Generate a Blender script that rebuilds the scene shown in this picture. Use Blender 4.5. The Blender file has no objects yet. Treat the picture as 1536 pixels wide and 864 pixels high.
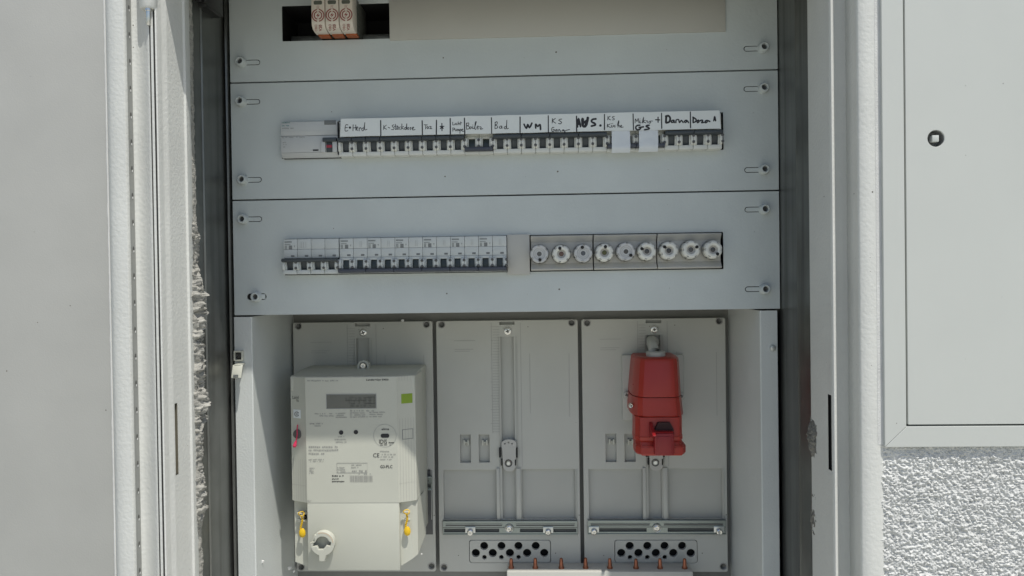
import bpy, bmesh, math, random
import numpy as np
from mathutils import Vector, Matrix, noise
random.seed(7)
S = bpy.context.scene
COL = S.collection
# ------------------------------------------------------------------ camera
F_PX = 1117.0
YAW, PITCH, ROLL = 0.03890, -0.01086, -0.01388
CAM = Vector((0.0, -0.947, 1.40))
cy, sy, cp, sp = math.cos(YAW), math.sin(YAW), math.cos(PITCH), math.sin(PITCH)
FW = Vector((-sy*cp, cy*cp, sp)); R0 = Vector((cy, sy, 0)); U0 = R0.cross(FW)
RT = math.cos(ROLL)*R0 + math.sin(ROLL)*U0
UP = -math.sin(ROLL)*R0 + math.cos(ROLL)*U0
cam = bpy.data.cameras.new('camera')
cam.sensor_width = 36; cam.lens = F_PX/1536*36; cam.clip_start = 0.01; cam.clip_end = 5000
co = bpy.data.objects.new('camera', cam); COL.objects.link(co)
M = Matrix((RT, UP, -FW)).transposed().to_4x4(); M.translation = CAM
co.matrix_world = M; S.camera = co
# ------------------------------------------------------------------ light
SUN = Vector((0.75, -1.0, 2.56)).normalized()          # direction towards the sun
W = bpy.data.worlds.new('World'); S.world = W; W.use_nodes = True
nt = W.node_tree; bg = nt.nodes['Background']
sky = nt.nodes.new('ShaderNodeTexSky'); sky.sky_type = 'NISHITA'; sky.sun_disc = False
sky.sun_elevation = math.asin(SUN.z); sky.sun_rotation = math.atan2(SUN.x, SUN.y)
sky.air_density = 1.0; sky.dust_density = 1.5; sky.ozone_density = 1.0
nt.links.new(sky.outputs[0], bg.inputs[0]); bg.inputs[1].default_value = 0.08
sl = bpy.data.lights.new('sun', 'SUN'); sl.energy = 3.0; sl.angle = math.radians(0.5); sl.color = (1, 0.965, 0.89)
so = bpy.data.objects.new('sun', sl); COL.objects.link(so)
so.rotation_euler = SUN.to_track_quat('Z', 'Y').to_euler(); so.location = (1, -2, 5)
S.view_settings.view_transform = 'Standard'; S.view_settings.look = 'None'
S.view_settings.exposure = 0.38; S.view_settings.gamma = 1.0; S.view_settings.use_curve_mapping = False
S.render.engine = 'CYCLES'
S.cycles.max_bounces = 8; S.cycles.diffuse_bounces = 6

# ------------------------------------------------------------------ helpers
def P(px, py, t):
    """point of the plane t metres in front of the cover plates seen at a pixel of the 1536 px photo"""
    d = RT*((px-768)/F_PX) + UP*((432-py)/F_PX) + FW
    k = (-t - CAM.y)/d.y
    return CAM + d*k
def XZ(px, py, t):
    p = P(px, py, t); return (p.x, p.z)
def RECT(px0, py0, px1, py1, t):
    """upright rectangle from the pixels of its two corners (top-left, bottom-right)"""
    a, b = P(px0, py0, t), P(px1, py1, t)
    return a.x, b.x, b.z, a.z           # x0 x1 z0 z1

def curve_mesh(loops, th, bevel=0.0, res=1):
    cu = bpy.data.curves.new('tmp', 'CURVE'); cu.dimensions = '2D'; cu.fill_mode = 'BOTH'
    for lp in loops:
        s = cu.splines.new('POLY'); s.points.add(len(lp)-1); s.use_cyclic_u = True
        for q, (x, z) in zip(s.points, lp): q.co = (x, z, 0, 1)
    cu.extrude = max(th/2-bevel, 0.00001); cu.bevel_depth = bevel; cu.bevel_resolution = res; cu.offset = -bevel
    ob = bpy.data.objects.new('tmp', cu); COL.objects.link(ob)
    bpy.context.view_layer.update()
    me = bpy.data.meshes.new_from_object(ob.evaluated_get(bpy.context.evaluated_depsgraph_get()))
    bpy.data.objects.remove(ob); bpy.data.curves.remove(cu)
    return me

def rectloop(x0, x1, z0, z1, r=0.0, n=5):
    if r <= 0: return [(x0, z0), (x1, z0), (x1, z1), (x0, z1)]
    out = []
    for cx, cz, a0 in ((x1-r, z0+r, -90), (x1-r, z1-r, 0), (x0+r, z1-r, 90), (x0+r, z0+r, 180)):
        for i in range(n+1):
            a = math.radians(a0+90*i/n); out.append((cx+r*math.cos(a), cz+r*math.sin(a)))
    return out
def circ(cx, cz, r, n=24, rz=None):
    rz = rz or r
    return [(cx+r*math.cos(2*math.pi*i/n), cz+rz*math.sin(2*math.pi*i/n)) for i in range(n)]
def smooth_path(pts, k=4):
    if len(pts) < 3: return pts
    q = [pts[0]] + list(pts) + [pts[-1]]; out = []
    for i in range(1, len(q)-2):
        a, b, c, d = q[i-1], q[i], q[i+1], q[i+2]
        for j in range(k):
            u = j/k
            out.append(tuple(0.5*((2*b[m])+(-a[m]+c[m])*u+(2*a[m]-5*b[m]+4*c[m]-d[m])*u*u+(-a[m]+3*b[m]-3*c[m]+d[m])*u**3) for m in range(len(b))))
    out.append(tuple(pts[-1])); return out

class MB:
    def __init__(s): s.bm = bmesh.new()
    def _merge(s, b):
        me = bpy.data.meshes.new('tmp'); b.to_mesh(me); b.free(); s.bm.from_mesh(me); bpy.data.meshes.remove(me); return s
    def box(s, x0, x1, y0, y1, z0, z1, b=0.0, seg=2, rot=None, piv=None):
        bm = bmesh.new()
        r = bmesh.ops.create_cube(bm, size=1.0)
        for v in r['verts']: v.co = Vector(((x0+x1)/2+v.co.x*(x1-x0), (y0+y1)/2+v.co.y*(y1-y0), (z0+z1)/2+v.co.z*(z1-z0)))
        if b > 0: bmesh.ops.bevel(bm, geom=bm.edges[:], offset=b, segments=seg, affect='EDGES', profile=0.5, clamp_overlap=True)
        if rot is not None: bmesh.ops.rotate(bm, cent=Vector(piv) if piv else Vector(((x0+x1)/2, (y0+y1)/2, (z0+z1)/2)), matrix=rot, verts=bm.verts[:])
        return s._merge(bm)
    def poly(s, loops, y0, y1, bevel=0.0):
        """flat shape with holes in XZ from y0 (front) to y1"""
        me = curve_mesh(loops, y1-y0, bevel)
        me.transform(Matrix.Translation((0, (y0+y1)/2, 0)) @ Matrix.Rotation(math.pi/2, 4, 'X'))
        s.bm.from_mesh(me); bpy.data.meshes.remove(me); return s
    def lathe(s, cx, cz, prof, n=24, jit=None):
        """profile (radius, y) turned round the y axis at cx, cz"""
        rows = []
        for r, y in prof:
            if r <= 1e-7: rows.append([s.bm.verts.new((cx, y, cz))]); continue
            row = []
            for i in range(n):
                a = 2*math.pi*i/n; k = r*(jit(a, r) if jit else 1)
                row.append(s.bm.verts.new((cx+k*math.cos(a), y, cz+k*math.sin(a))))
            rows.append(row)
        for a, b in zip(rows, rows[1:]):
            for i in range(n):
                j = (i+1) % n
                if len(a) == 1 and len(b) == 1: continue
                if len(a) == 1: f = (a[0], b[j], b[i])
                elif len(b) == 1: f = (a[i], a[j], b[0])
                else: f = (a[i], a[j], b[j], b[i])
                try: s.bm.faces.new(f)
                except ValueError: pass
        return s
    def lathez(s, cx, cy_, prof, n=16):
        b = bmesh.new(); t = MB(); t.bm = b
        t.lathe(0, 0, prof, n)
        for v in b.verts: v.co = Vector((cx+v.co.x, cy_+v.co.z, v.co.y))
        return s._merge(b)
    def prismx(s, prof, x0, x1, b=0.0):
        """closed profile (y, z) drawn along x"""
        bm = bmesh.new()
        a = [bm.verts.new((x0, y, z)) for y, z in prof]; c = [bm.verts.new((x1, y, z)) for y, z in prof]
        n = len(prof)
        for i in range(n): bm.faces.new((a[i], a[(i+1) % n], c[(i+1) % n], c[i]))
        bm.faces.new(a[::-1]); bm.faces.new(c)
        bmesh.ops.recalc_face_normals(bm, faces=bm.faces[:])
        if b > 0: bmesh.ops.bevel(bm, geom=bm.edges[:], offset=b, segments=2, affect='EDGES', profile=0.5, clamp_overlap=True)
        return s._merge(bm)
    def strip(s, prof, z0, z1, zs=None, skip=None):
        """open profile (x, y) drawn upright from z0 to z1; skip(i, k) leaves out a face"""
        zs = zs or [z0, z1]
        g = [[s.bm.verts.new((x, y, z)) for z in zs] for x, y in prof]
        for i in range(len(prof)-1):
            for k in range(len(zs)-1):
                if skip and skip(i, k): continue
                s.bm.faces.new((g[i][k], g[i+1][k], g[i+1][k+1], g[i][k+1]))
        return s
    def tube(s, pts, r, n=8, caps=True):
        pts = [Vector(p) for p in pts]; rings = []
        up = Vector((0.13, 0.31, 0.94)).normalized()
        for i, p in enumerate(pts):
            d = (pts[min(i+1, len(pts)-1)]-pts[max(i-1, 0)]).normalized()
            a = d.cross(up)
            if a.length < 0.05: a = d.cross(Vector((1, 0, 0)))
            a.normalize(); b = d.cross(a); rr = r[i] if isinstance(r, (list, tuple)) else r
            rings.append([s.bm.verts.new(p+(a*math.cos(2*math.pi*k/n)+b*math.sin(2*math.pi*k/n))*rr) for k in range(n)])
        for a, b in zip(rings, rings[1:]):
            for k in range(n): s.bm.faces.new((a[k], a[(k+1) % n], b[(k+1) % n], b[k]))
        if caps: s.bm.faces.new(rings[0][::-1]); s.bm.faces.new(rings[-1])
        return s
    def ribbon(s, pts, w, y, jitter=0.0):
        """flat stroke in an XZ plane with round ends"""
        pts = [Vector((p[0], 0, p[1])) for p in pts]
        if len(pts) == 1:
            f = s.bm.faces.new([s.bm.verts.new((x, y, z)) for x, z in circ(pts[0].x, pts[0].z, w/2, 10)]); return s
        L, Rr = [], []
        for i, p in enumerate(pts):
            d = (pts[min(i+1, len(pts)-1)]-pts[max(i-1, 0)])
            if d.length < 1e-9: d = Vector((1, 0, 0))
            d.normalize(); n = Vector((-d.z, 0, d.x)); ww = w/2*(1+random.uniform(-jitter, jitter))
            yy = y - 1e-6*i
            L.append(s.bm.verts.new((p.x+n.x*ww, yy, p.z+n.z*ww))); Rr.append(s.bm.verts.new((p.x-n.x*ww, yy, p.z-n.z*ww)))
        for i in range(len(pts)-1): s.bm.faces.new((L[i], L[i+1], Rr[i+1], Rr[i]))
        for p in (pts[0], pts[-1]):
            s.bm.faces.new([s.bm.verts.new((x, y-4e-5, z)) for x, z in circ(p.x, p.z, w/2, 10)])
        return s
    def sheet(s, loop, y):
        s.bm.faces.new([s.bm.verts.new((x, y, z)) for x, z in loop]); return s
    def ring(s, cx, cz, r0, r1, y, a0=0, a1=360, n=32):
        A = [math.radians(a0+(a1-a0)*i/n) for i in range(n+1)]
        i_ = [s.bm.verts.new((cx+r0*math.cos(a), y, cz+r0*math.sin(a))) for a in A]
        o_ = [s.bm.verts.new((cx+r1*math.cos(a), y, cz+r1*math.sin(a))) for a in A]
        for k in range(n): s.bm.faces.new((i_[k], i_[k+1], o_[k+1], o_[k]))
        return s
    def text(s, body, px, py, wpx, hpx, t, rot=0.0, bold=0.0):
        """lettering centred on a pixel, wpx by hpx pixels in its own reading direction"""
        cu = bpy.data.curves.new('tmp', 'FONT'); cu.body = body; cu.size = 1; cu.offset = bold; cu.resolution_u = 2; cu.fill_mode = 'FRONT'
        ob = bpy.data.objects.new('tmp', cu); COL.objects.link(ob); bpy.context.view_layer.update()
        me = bpy.data.meshes.new_from_object(ob.evaluated_get(bpy.context.evaluated_depsgraph_get()))
        bpy.data.objects.remove(ob); bpy.data.curves.remove(cu)
        xs = [v.co.x for v in me.vertices]; ys = [v.co.y for v in me.vertices]
        if not xs: return s
        k = (CAM.y*-1 - t)/F_PX
        sx = wpx*k/max(max(xs)-min(xs), 1e-6); sz = hpx*k/max(max(ys)-min(ys), 1e-6)
        mx, my = (max(xs)+min(xs))/2, (max(ys)+min(ys))/2
        c = P(px, py, t); ca, sa = math.cos(rot), math.sin(rot)
        for v in me.vertices:
            x, z = (v.co.x-mx)*sx, (v.co.y-my)*sz
            v.co = (c.x+x*ca-z*sa, c.y, c.z+x*sa+z*ca)
        s.bm.from_mesh(me); bpy.data.meshes.remove(me); return s
    def micro(s, px0, py0, px1, py1, rows, t, fill=0.8, hk=0.5):
        """rows of print too small to read"""
        x0, x1, z0, z1 = RECT(px0, py0, px1, py1, t); rh = (z1-z0)/rows
        for r in range(rows):
            zc = z1-(r+0.5)*rh; x = x0; end = x1-(x1-x0)*random.uniform(0, 0.3) if rows > 1 else x1
            while x < end:
                w = rh*random.uniform(0.25, 0.5)
                if random.random() < fill:
                    h = rh*hk*random.uniform(0.35, 0.5)
                    dz = rh*random.uniform(-0.08, 0.08)
                    s.sheet([(x, zc-h+dz), (x+w, zc-h+dz), (x+w, zc+h+dz), (x, zc+h+dz)], -t)
                x += w+rh*0.14
        return s

WORLD = {}
def thing(name, label, cat, loc=(0, 0, 0), group=None):
    o = bpy.data.objects.new(name, None); COL.objects.link(o); o.location = loc; o.empty_display_size = 0.02
    WORLD[o.name] = Vector(loc); return tag(o, label, cat, group)
def tag(o, label, cat, group=None):
    o['label'] = label; o['category'] = cat
    if group: o['group'] = group
    return o
def ob(name, mb, mat, parent=None, label=None, angle=35, mats=None):
    me = bpy.data.meshes.new(name)
    bmesh.ops.recalc_face_normals(mb.bm, faces=mb.bm.faces[:]) if getattr(mb, 'fix', False) else None
    base = WORLD.get(parent.name, Vector()) if parent else Vector()
    if base.length: bmesh.ops.translate(mb.bm, vec=-base, verts=mb.bm.verts[:])
    mb.bm.to_mesh(me); mb.bm.free()
    me.polygons.foreach_set('use_smooth', [True]*len(me.polygons)); me.set_sharp_from_angle(angle=math.radians(angle))
    me.materials.append(mat)
    o = bpy.data.objects.new(name, me); COL.objects.link(o)
    if parent: o.parent = parent
    WORLD[o.name] = base
    if label: o['label'] = label
    return o
def kids(o): return [c for c in bpy.data.objects if c.parent == o]
def dup(root, loc, label=None, group=None):
    r = root.copy(); COL.objects.link(r); r.location = loc; WORLD[r.name] = Vector(loc)
    if label: r['label'] = label
    if group: r['group'] = group
    for ch in kids(root):
        c = ch.copy(); COL.objects.link(c); c.parent = r
        for g in kids(ch):
            d = g.copy(); COL.objects.link(d); d.parent = c
    return r

# ------------------------------------------------------------------ materials
def mat(name, col, rough=0.5, metal=0.0, bump=0.0, bscale=500.0, var=0.06, vscale=12.0, spot=0.0, spec=0.5, detail=3.0, bdist=0.0006, spotcol=(0.12, 0.11, 0.09), streak=0.0):
    m = bpy.data.materials.new(name); m.use_nodes = True
    n = m.node_tree.nodes; l = m.node_tree.links; b = n['Principled BSDF']
    tc = n.new('ShaderNodeTexCoord')
    b.inputs['Roughness'].default_value = rough; b.inputs['Metallic'].default_value = metal
    b.inputs['Specular IOR Level'].default_value = spec
    nz = n.new('ShaderNodeTexNoise'); nz.inputs['Scale'].default_value = vscale; nz.inputs['Detail'].default_value = 6
    l.new(tc.outputs['Object'], nz.inputs['Vector'])
    rp = n.new('ShaderNodeMapRange'); rp.inputs[1].default_value = 0.3; rp.inputs[2].default_value = 0.7
    rp.inputs[3].default_value = 1-var; rp.inputs[4].default_value = 1+var
    l.new(nz.outputs['Fac'], rp.inputs[0])
    mx = n.new('ShaderNodeMix'); mx.data_type = 'RGBA'; mx.blend_type = 'MULTIPLY'; mx.inputs['Factor'].default_value = 1
    mx.inputs['A'].default_value = (*col, 1); l.new(rp.outputs[0], mx.inputs['B'])
    out = mx.outputs['Result']
    if metal < 0.5 and rough < 0.7:
        nr = n.new('ShaderNodeTexNoise'); nr.inputs['Scale'].default_value = 7; nr.inputs['Detail'].default_value = 8; nr.inputs['Roughness'].default_value = 0.7
        l.new(tc.outputs['Object'], nr.inputs['Vector'])
        rq = n.new('ShaderNodeMapRange'); rq.inputs[1].default_value = 0.3; rq.inputs[2].default_value = 0.7; rq.inputs[3].default_value = max(rough-0.1, 0.05); rq.inputs[4].default_value = rough+0.14
        l.new(nr.outputs['Fac'], rq.inputs[0]); l.new(rq.outputs[0], b.inputs['Roughness'])
    if streak > 0:
        mp = n.new('ShaderNodeMapping'); mp.inputs['Scale'].default_value = (60, 60, 3); l.new(tc.outputs['Object'], mp.inputs[0])
        ns = n.new('ShaderNodeTexNoise'); ns.inputs['Scale'].default_value = 1.0; ns.inputs['Detail'].default_value = 5; l.new(mp.outputs[0], ns.inputs['Vector'])
        rs = n.new('ShaderNodeMapRange'); rs.inputs[1].default_value = 0.5; rs.inputs[2].default_value = 0.75; rs.inputs[3].default_value = 0; rs.inputs[4].default_value = streak
        l.new(ns.outputs['Fac'], rs.inputs[0])
        m3 = n.new('ShaderNodeMix'); m3.data_type = 'RGBA'; m3.inputs['B'].default_value = (*[c*0.55 for c in col], 1)
        l.new(rs.outputs[0], m3.inputs['Factor']); l.new(out, m3.inputs['A']); out = m3.outputs['Result']
        rr = n.new('ShaderNodeMapRange'); rr.inputs[1].default_value = 0.3; rr.inputs[2].default_value = 0.7; rr.inputs[3].default_value = rough-0.08; rr.inputs[4].default_value = rough+0.12
        l.new(ns.outputs['Fac'], rr.inputs[0]); l.new(rr.outputs[0], b.inputs['Roughness'])
    if spot > 0:                       # sparse specks of dirt
        vo = n.new('ShaderNodeTexVoronoi'); vo.voronoi_dimensions = '2D'; vo.inputs['Scale'].default_value = 28; vo.inputs['Randomness'].default_value = 1
        sx_ = n.new('ShaderNodeSeparateXYZ'); l.new(tc.outputs['Object'], sx_.inputs[0]); ad = n.new('ShaderNodeMath'); ad.operation = 'ADD'
        l.new(sx_.outputs[0], ad.inputs[0]); l.new(sx_.outputs[1], ad.inputs[1]); cx_ = n.new('ShaderNodeCombineXYZ'); l.new(ad.outputs[0], cx_.inputs[0]); l.new(sx_.outputs[2], cx_.inputs[1])
        l.new(cx_.outputs[0], vo.inputs['Vector'])
        sc = n.new('ShaderNodeSeparateColor'); l.new(vo.outputs['Color'], sc.inputs[0])
        th = n.new('ShaderNodeMath'); th.operation = 'MULTIPLY'; th.inputs[1].default_value = spot; l.new(sc.outputs[0], th.inputs[0])
        t2 = n.new('ShaderNodeMath'); t2.operation = 'POWER'; t2.inputs[1].default_value = 9; l.new(th.outputs[0], t2.inputs[0])
        t3 = n.new('ShaderNodeMath'); t3.operation = 'MULTIPLY'; t3.inputs[1].default_value = 0.05; l.new(t2.outputs[0], t3.inputs[0])
        lt = n.new('ShaderNodeMath'); lt.operation = 'LESS_THAN'; l.new(vo.outputs['Distance'], lt.inputs[0]); l.new(t3.outputs[0], lt.inputs[1])
        m2 = n.new('ShaderNodeMix'); m2.data_type = 'RGBA'; m2.inputs['B'].default_value = (*spotcol, 1)
        l.new(lt.outputs[0], m2.inputs['Factor']); l.new(out, m2.inputs['A']); out = m2.outputs['Result']
    l.new(out, b.inputs['Base Color'])
    if bump > 0:
        bn = n.new('ShaderNodeTexNoise'); bn.inputs['Scale'].default_value = bscale; bn.inputs['Detail'].default_value = detail
        l.new(tc.outputs['Object'], bn.inputs['Vector'])
        bp = n.new('ShaderNodeBump'); bp.inputs['Strength'].default_value = bump; bp.inputs['Distance'].default_value = bdist
        l.new(bn.outputs['Fac'], bp.inputs['Height']); l.new(bp.outputs[0], b.inputs['Normal'])
    return m
m_cover = mat('grey_powder_coat', (0.515, 0.555, 0.547), 0.42, bump=0.4, bscale=270, var=0.045, spot=0.95)
m_frame = mat('white_powder_coat', (0.61, 0.617, 0.59), 0.45, bump=0.8, bscale=270, var=0.04, spot=0.93)
m_panel = mat('plain_white_paint', (0.375, 0.377, 0.358), 0.5, bump=0.25, bscale=700, var=0.04, spot=0.93, bdist=0.0005)
m_neigh = mat('satin_aluminium_paint', (0.53, 0.548, 0.522), 0.45, bump=0.05, bscale=700, var=0.015, spot=0.88)
m_lining = mat('lining_grey_coat', (0.56, 0.585, 0.57), 0.45, bump=0.5, bscale=380, var=0.04, spot=0.86)
m_steel = mat('galvanised_steel', (0.20, 0.205, 0.195), 0.36, 0.9, bump=0.12, bscale=60, var=0.12, vscale=25, spot=0.85, streak=0.75, bdist=0.001)
m_zinc = mat('bright_zinc', (0.62, 0.64, 0.63), 0.28, 0.9, bump=0.05, bscale=300, var=0.08)
m_railz = mat('dull_zinc_rail', (0.29, 0.325, 0.315), 0.32, 0.85, bump=0.05, bscale=300, var=0.08)
m_screw = mat('screw_steel', (0.75, 0.74, 0.70), 0.22, 1.0, var=0.05)
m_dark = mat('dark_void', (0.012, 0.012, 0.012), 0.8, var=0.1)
m_darkscrew = mat('blackened_screw', (0.10, 0.10, 0.095), 0.4, 0.7, var=0.1)
m_board = mat('board_grey_plastic', (0.475, 0.478, 0.44), 0.5, bump=0.12, bscale=500, var=0.03, spot=0.92)
m_boardmark = mat('board_embossing', (0.34, 0.335, 0.32), 0.5)
m_mcb = mat('breaker_white_plastic', (0.62, 0.63, 0.59), 0.4, bump=0.03, bscale=800, var=0.03)
m_mcb2 = mat('breaker_grey_plastic', (0.53, 0.56, 0.55), 0.4, bump=0.03, bscale=800, var=0.03)
m_toggle = mat('toggle_dark_grey', (0.045, 0.055, 0.062), 0.4, var=0.1)
m_toggleb = mat('toggle_blue_grey', (0.055, 0.062, 0.08), 0.4, var=0.1)
m_window = mat('window_dark', (0.035, 0.047, 0.045), 0.3, var=0.15)
m_rivet = mat('rivet_grey', (0.10, 0.10, 0.10), 0.4, 0.3)
m_ink = mat('black_ink', (0.012, 0.012, 0.016), 0.5, var=0.2)
m_print = mat('grey_print', (0.16, 0.17, 0.17), 0.5)
m_print2 = mat('faint_print', (0.30, 0.31, 0.30), 0.5)
m_teal = mat('teal_print', (0.12, 0.24, 0.24), 0.5)
m_paper = mat('white_paper', (0.70, 0.735, 0.73), 0.8, bump=0.15, bscale=60, var=0.03, bdist=0.001)
m_tape = mat('white_tape', (0.62, 0.66, 0.70), 0.6, bump=0.4, bscale=70, var=0.03, bdist=0.001)
m_beige = mat('beige_blank', (0.45, 0.442, 0.40), 0.4, bump=0.04, bscale=500, var=0.02, spot=0.8)
m_fbase = mat('fuse_base_plastic', (0.43, 0.425, 0.395), 0.4, bump=0.05, bscale=500, var=0.04)
m_cap = mat('porcelain_cap', (0.66, 0.665, 0.62), 0.3, bump=0.05, bscale=500, var=0.05)
m_cap2 = mat('plastic_cap', (0.50, 0.51, 0.51), 0.35, bump=0.5, bscale=650, var=0.05)
m_spd = mat('arrester_cream', (0.64, 0.58, 0.50), 0.4, var=0.03)
m_spdred = mat('arrester_red_print', (0.24, 0.05, 0.04), 0.5)
m_orange = mat('arrester_orange', (0.32, 0.075, 0.012), 0.4)
m_meter = mat('meter_cream_plastic', (0.50, 0.505, 0.44), 0.42, bump=0.05, bscale=600, var=0.02, spot=0.78)
m_lcd = mat('lcd_grey', (0.125, 0.13, 0.115), 0.2, var=0.03)
m_lcdink = mat('lcd_segment', (0.075, 0.078, 0.068), 0.3)
m_green = mat('green_label', (0.21, 0.32, 0.02), 0.5)
m_red = mat('red_plastic', (0.37, 0.031, 0.019), 0.33, bump=0.05, bscale=500, var=0.06)
m_redlid = mat('red_lid_plastic', (0.26, 0.012, 0.016), 0.3, var=0.05)
m_pink = mat('red_seal', (0.55, 0.03, 0.09), 0.35)
m_yellow = mat('yellow_seal', (0.72, 0.46, 0.01), 0.45, bump=0.3, bscale=900)
m_copper = mat('copper', (0.36, 0.145, 0.09), 0.35, 0.9, bump=0.2, bscale=500, var=0.25, vscale=150)
m_bar = mat('busbar_cover_white', (0.52, 0.515, 0.47), 0.45, var=0.03)
m_blackp = mat('black_plastic', (0.02, 0.02, 0.019), 0.35)
m_mortar = mat('broken_mortar', (0.36, 0.352, 0.32), 0.9, bump=0.9, bscale=500, var=0.2, vscale=90, bdist=0.002, detail=6)
m_stucco = mat('white_stucco', (0.61, 0.615, 0.60), 0.9, bump=0.5, bscale=700, var=0.08, vscale=40, bdist=0.001, detail=5)
m_ground = mat('pale_paving', (0.47, 0.465, 0.41), 0.9, bump=0.5, bscale=40, var=0.12, vscale=2, bdist=0.01)
m_crumb = mat('plaster_crumb', (0.72, 0.72, 0.70), 0.9)
m_grey = mat('grey_sealant', (0.42, 0.415, 0.39), 0.6, var=0.1, vscale=80)

Z0 = CAM.z
# ------------------------------------------------------------------ ground
g = MB(); g.box(-40, 40, -80, 6, -0.2, 0.0); o = ob('ground', g, m_ground); o['kind'] = 'structure'

# ------------------------------------------------------------------ shared dimensions
XL = P(351, 432, 0).x; XR = P(1169, 340, 0).x           # cover plate edges
ZB1 = P(756, 114.5, 0).z; ZB2 = P(758, 293, 0).z; ZB3 = P(760, 468, 0).z
ZTOP = Z0+0.46; ZBOT = Z0-0.56
T_WALL = 0.1835
# ------------------------------------------------------------------ stucco wall
xs1 = P(1326, 720, T_WALL).x
wx0, wx1 = -0.455, P(1315, 432, T_WALL).x
w = MB()
yw = -T_WALL
def wallbox(x0, x1, z0, z1): w.box(x0, x1, yw, yw+0.45, z0, z1)
TN = 0.187                                               # front of the neighbouring cabinet
xo = P(1325.5, 430, TN).x; xi_ = P(1358, 430, TN).x; zo = P(1430, 670.5, TN).z; zi = P(1430, 639.5, TN).z
XE, ZT2 = xo+0.62, Z0+0.75
SX0, SX1, SZ0, SZ1 = wx1, wx1+0.32, Z0-0.44, zo+0.002
w.box(-2.6, wx0, -0.150, yw+0.45, 0.0, Z0+1.2)
wallbox(wx0, wx1, Z0+0.50, Z0+1.2); wallbox(wx0, wx1, 0.0, Z0-0.60)
wallbox(wx1, xo+0.003, SZ1, Z0+1.2); wallbox(XE-0.003, 2.6, 0.0, Z0+1.2); wallbox(xo+0.003, XE-0.003, ZT2-0.003, Z0+1.2)
w.box(xo+0.003, XE-0.003, yw+0.2, yw+0.45, SZ1, ZT2-0.003)
wallbox(wx1, SX1, 0.0, SZ0); wallbox(SX1, XE-0.003, 0.0, SZ1)
w.box(SX0, SX1, yw+0.012, yw+0.45, SZ0, SZ1)
nx, nz = 520, 430
def nfield(shape, cell, seed):
    rg = np.random.RandomState(seed); h, v = shape
    T = rg.rand(1024, 1024); an = 0.4+seed*0.9
    I, J = np.meshgrid(np.arange(h)/cell, np.arange(v)/cell, indexing='ij')
    X = I*math.cos(an)-J*math.sin(an)+400; Y = I*math.sin(an)+J*math.cos(an)+400
    xi = X.astype(int); yi = Y.astype(int); fx = X-xi; fy = Y-yi
    fx = fx*fx*(3-2*fx); fy = fy*fy*(3-2*fy); g = lambda p, q: T[p % 1024, q % 1024]
    return g(xi, yi)*(1-fx)*(1-fy)+g(xi+1, yi)*fx*(1-fy)+g(xi, yi+1)*(1-fx)*fy+g(xi+1, yi+1)*fx*fy
hgt = np.zeros((nx, nz))
for cell, amp, sd in ((22, 0.0007, 1), (6.0, 0.0012, 2), (3.5, 0.00145, 3), (2.1, 0.0009, 4)):
    f = nfield((nx, nz), cell, sd); f2 = nfield((nx, nz), cell, sd+20)
    hgt += amp*(1-np.abs(2*f-1)*1.4 + 0.7*f2)
hgt -= hgt.mean()
vs = []
for i in range(nx):
    x = SX0+(SX1-SX0)*i/(nx-1)
    vs.append([w.bm.verts.new((x, yw+0.002-hgt[i, k], SZ0+(SZ1-SZ0)*k/(nz-1))) for k in range(nz)])
for i in range(nx-1):
    a, b = vs[i], vs[i+1]
    for k in range(nz-1): w.bm.faces.new((a[k], b[k], b[k+1], a[k+1]))
o = ob('stucco_wall', w, m_stucco, angle=60)
tag(o, 'rough white stucco wall showing below the neighbouring cabinet', 'wall')

# ------------------------------------------------------------------ metal panel on the left
pn = MB(); xp = P(165.5, 432, 0.178).x
pn.box(-1.05, xp, -0.178, -0.1685, ZBOT-0.3, ZTOP+0.25, 0.0008)
t = thing('metal_panel', 'plain smooth grey white sheet metal panel at the left edge', 'panel', (xp-0.3, -0.17, ZBOT-0.3))
ob('sheet', pn, m_panel, t)
sl_ = MB()
zz = np.linspace(ZBOT-0.3, ZTOP+0.25, 420)
pr = []
for z in zz:
    k = 0.0006*noise.noise((z*60, 1.3, 0))+0.0003*noise.noise((z*220, 4.3, 0))
    pr.append([sl_.bm.verts.new((xp-0.0012+k, -0.1784, z)), sl_.bm.verts.new((xp+0.0002+k*0.6, -0.1790+k, z)), sl_.bm.verts.new((xp+0.0012, -0.1765, z))])
for a, b in zip(pr, pr[1:]):
    for i in range(2): sl_.bm.faces.new((a[i], a[i+1], b[i+1], b[i]))
ob('sealant_bead', sl_, m_crumb, t)

# ------------------------------------------------------------------ cabinet frame
fr = thing('cabinet_frame', 'white powder coated frame around the open meter cabinet', 'frame', (0, -0.17, ZBOT))
def prof(pts, py): return [(P(px, py, tt).x, -tt) for px, tt in pts]
LP = [(167.2, .165), (166.6, .180), (168.5, .186), (172, .1885), (182, .1895), (192, .189), (195.5, .187), (197.3, .183),
      (204, .1735), (207, .1715), (212, .1705), (218, .1712), (223, .1735), (227, .1765), (229.5, .1785), (231, .1785), (231.6, .172), (232.6, .172), (233.2, .179),
      (236.8, .179), (237.4, .168), (239.0, .168), (239.6, .1795), (242, .179), (248, .1715), (250.5, .1675), (255.5, .1645), (258.5, .1600), (262.5, .1545), (281, .128), (284.5, .127), (289, .119), (292, .10)]
lprof = prof(LP, 432)
zs_ = [ZBOT-0.1, P(262, 712, .157).z, P(258, 605, .157).z, ZTOP+0.1]
i_slot = [p[0] for p in LP].index(258.5)
st = MB(); st.strip(lprof, 0, 0, zs_, skip=lambda i, k: k == 1 and i == i_slot)
left = ob('stile', st, m_frame, fr, angle=50)
sb = MB(); xa, xb = lprof[i_slot][0], lprof[i_slot+1][0]
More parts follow.
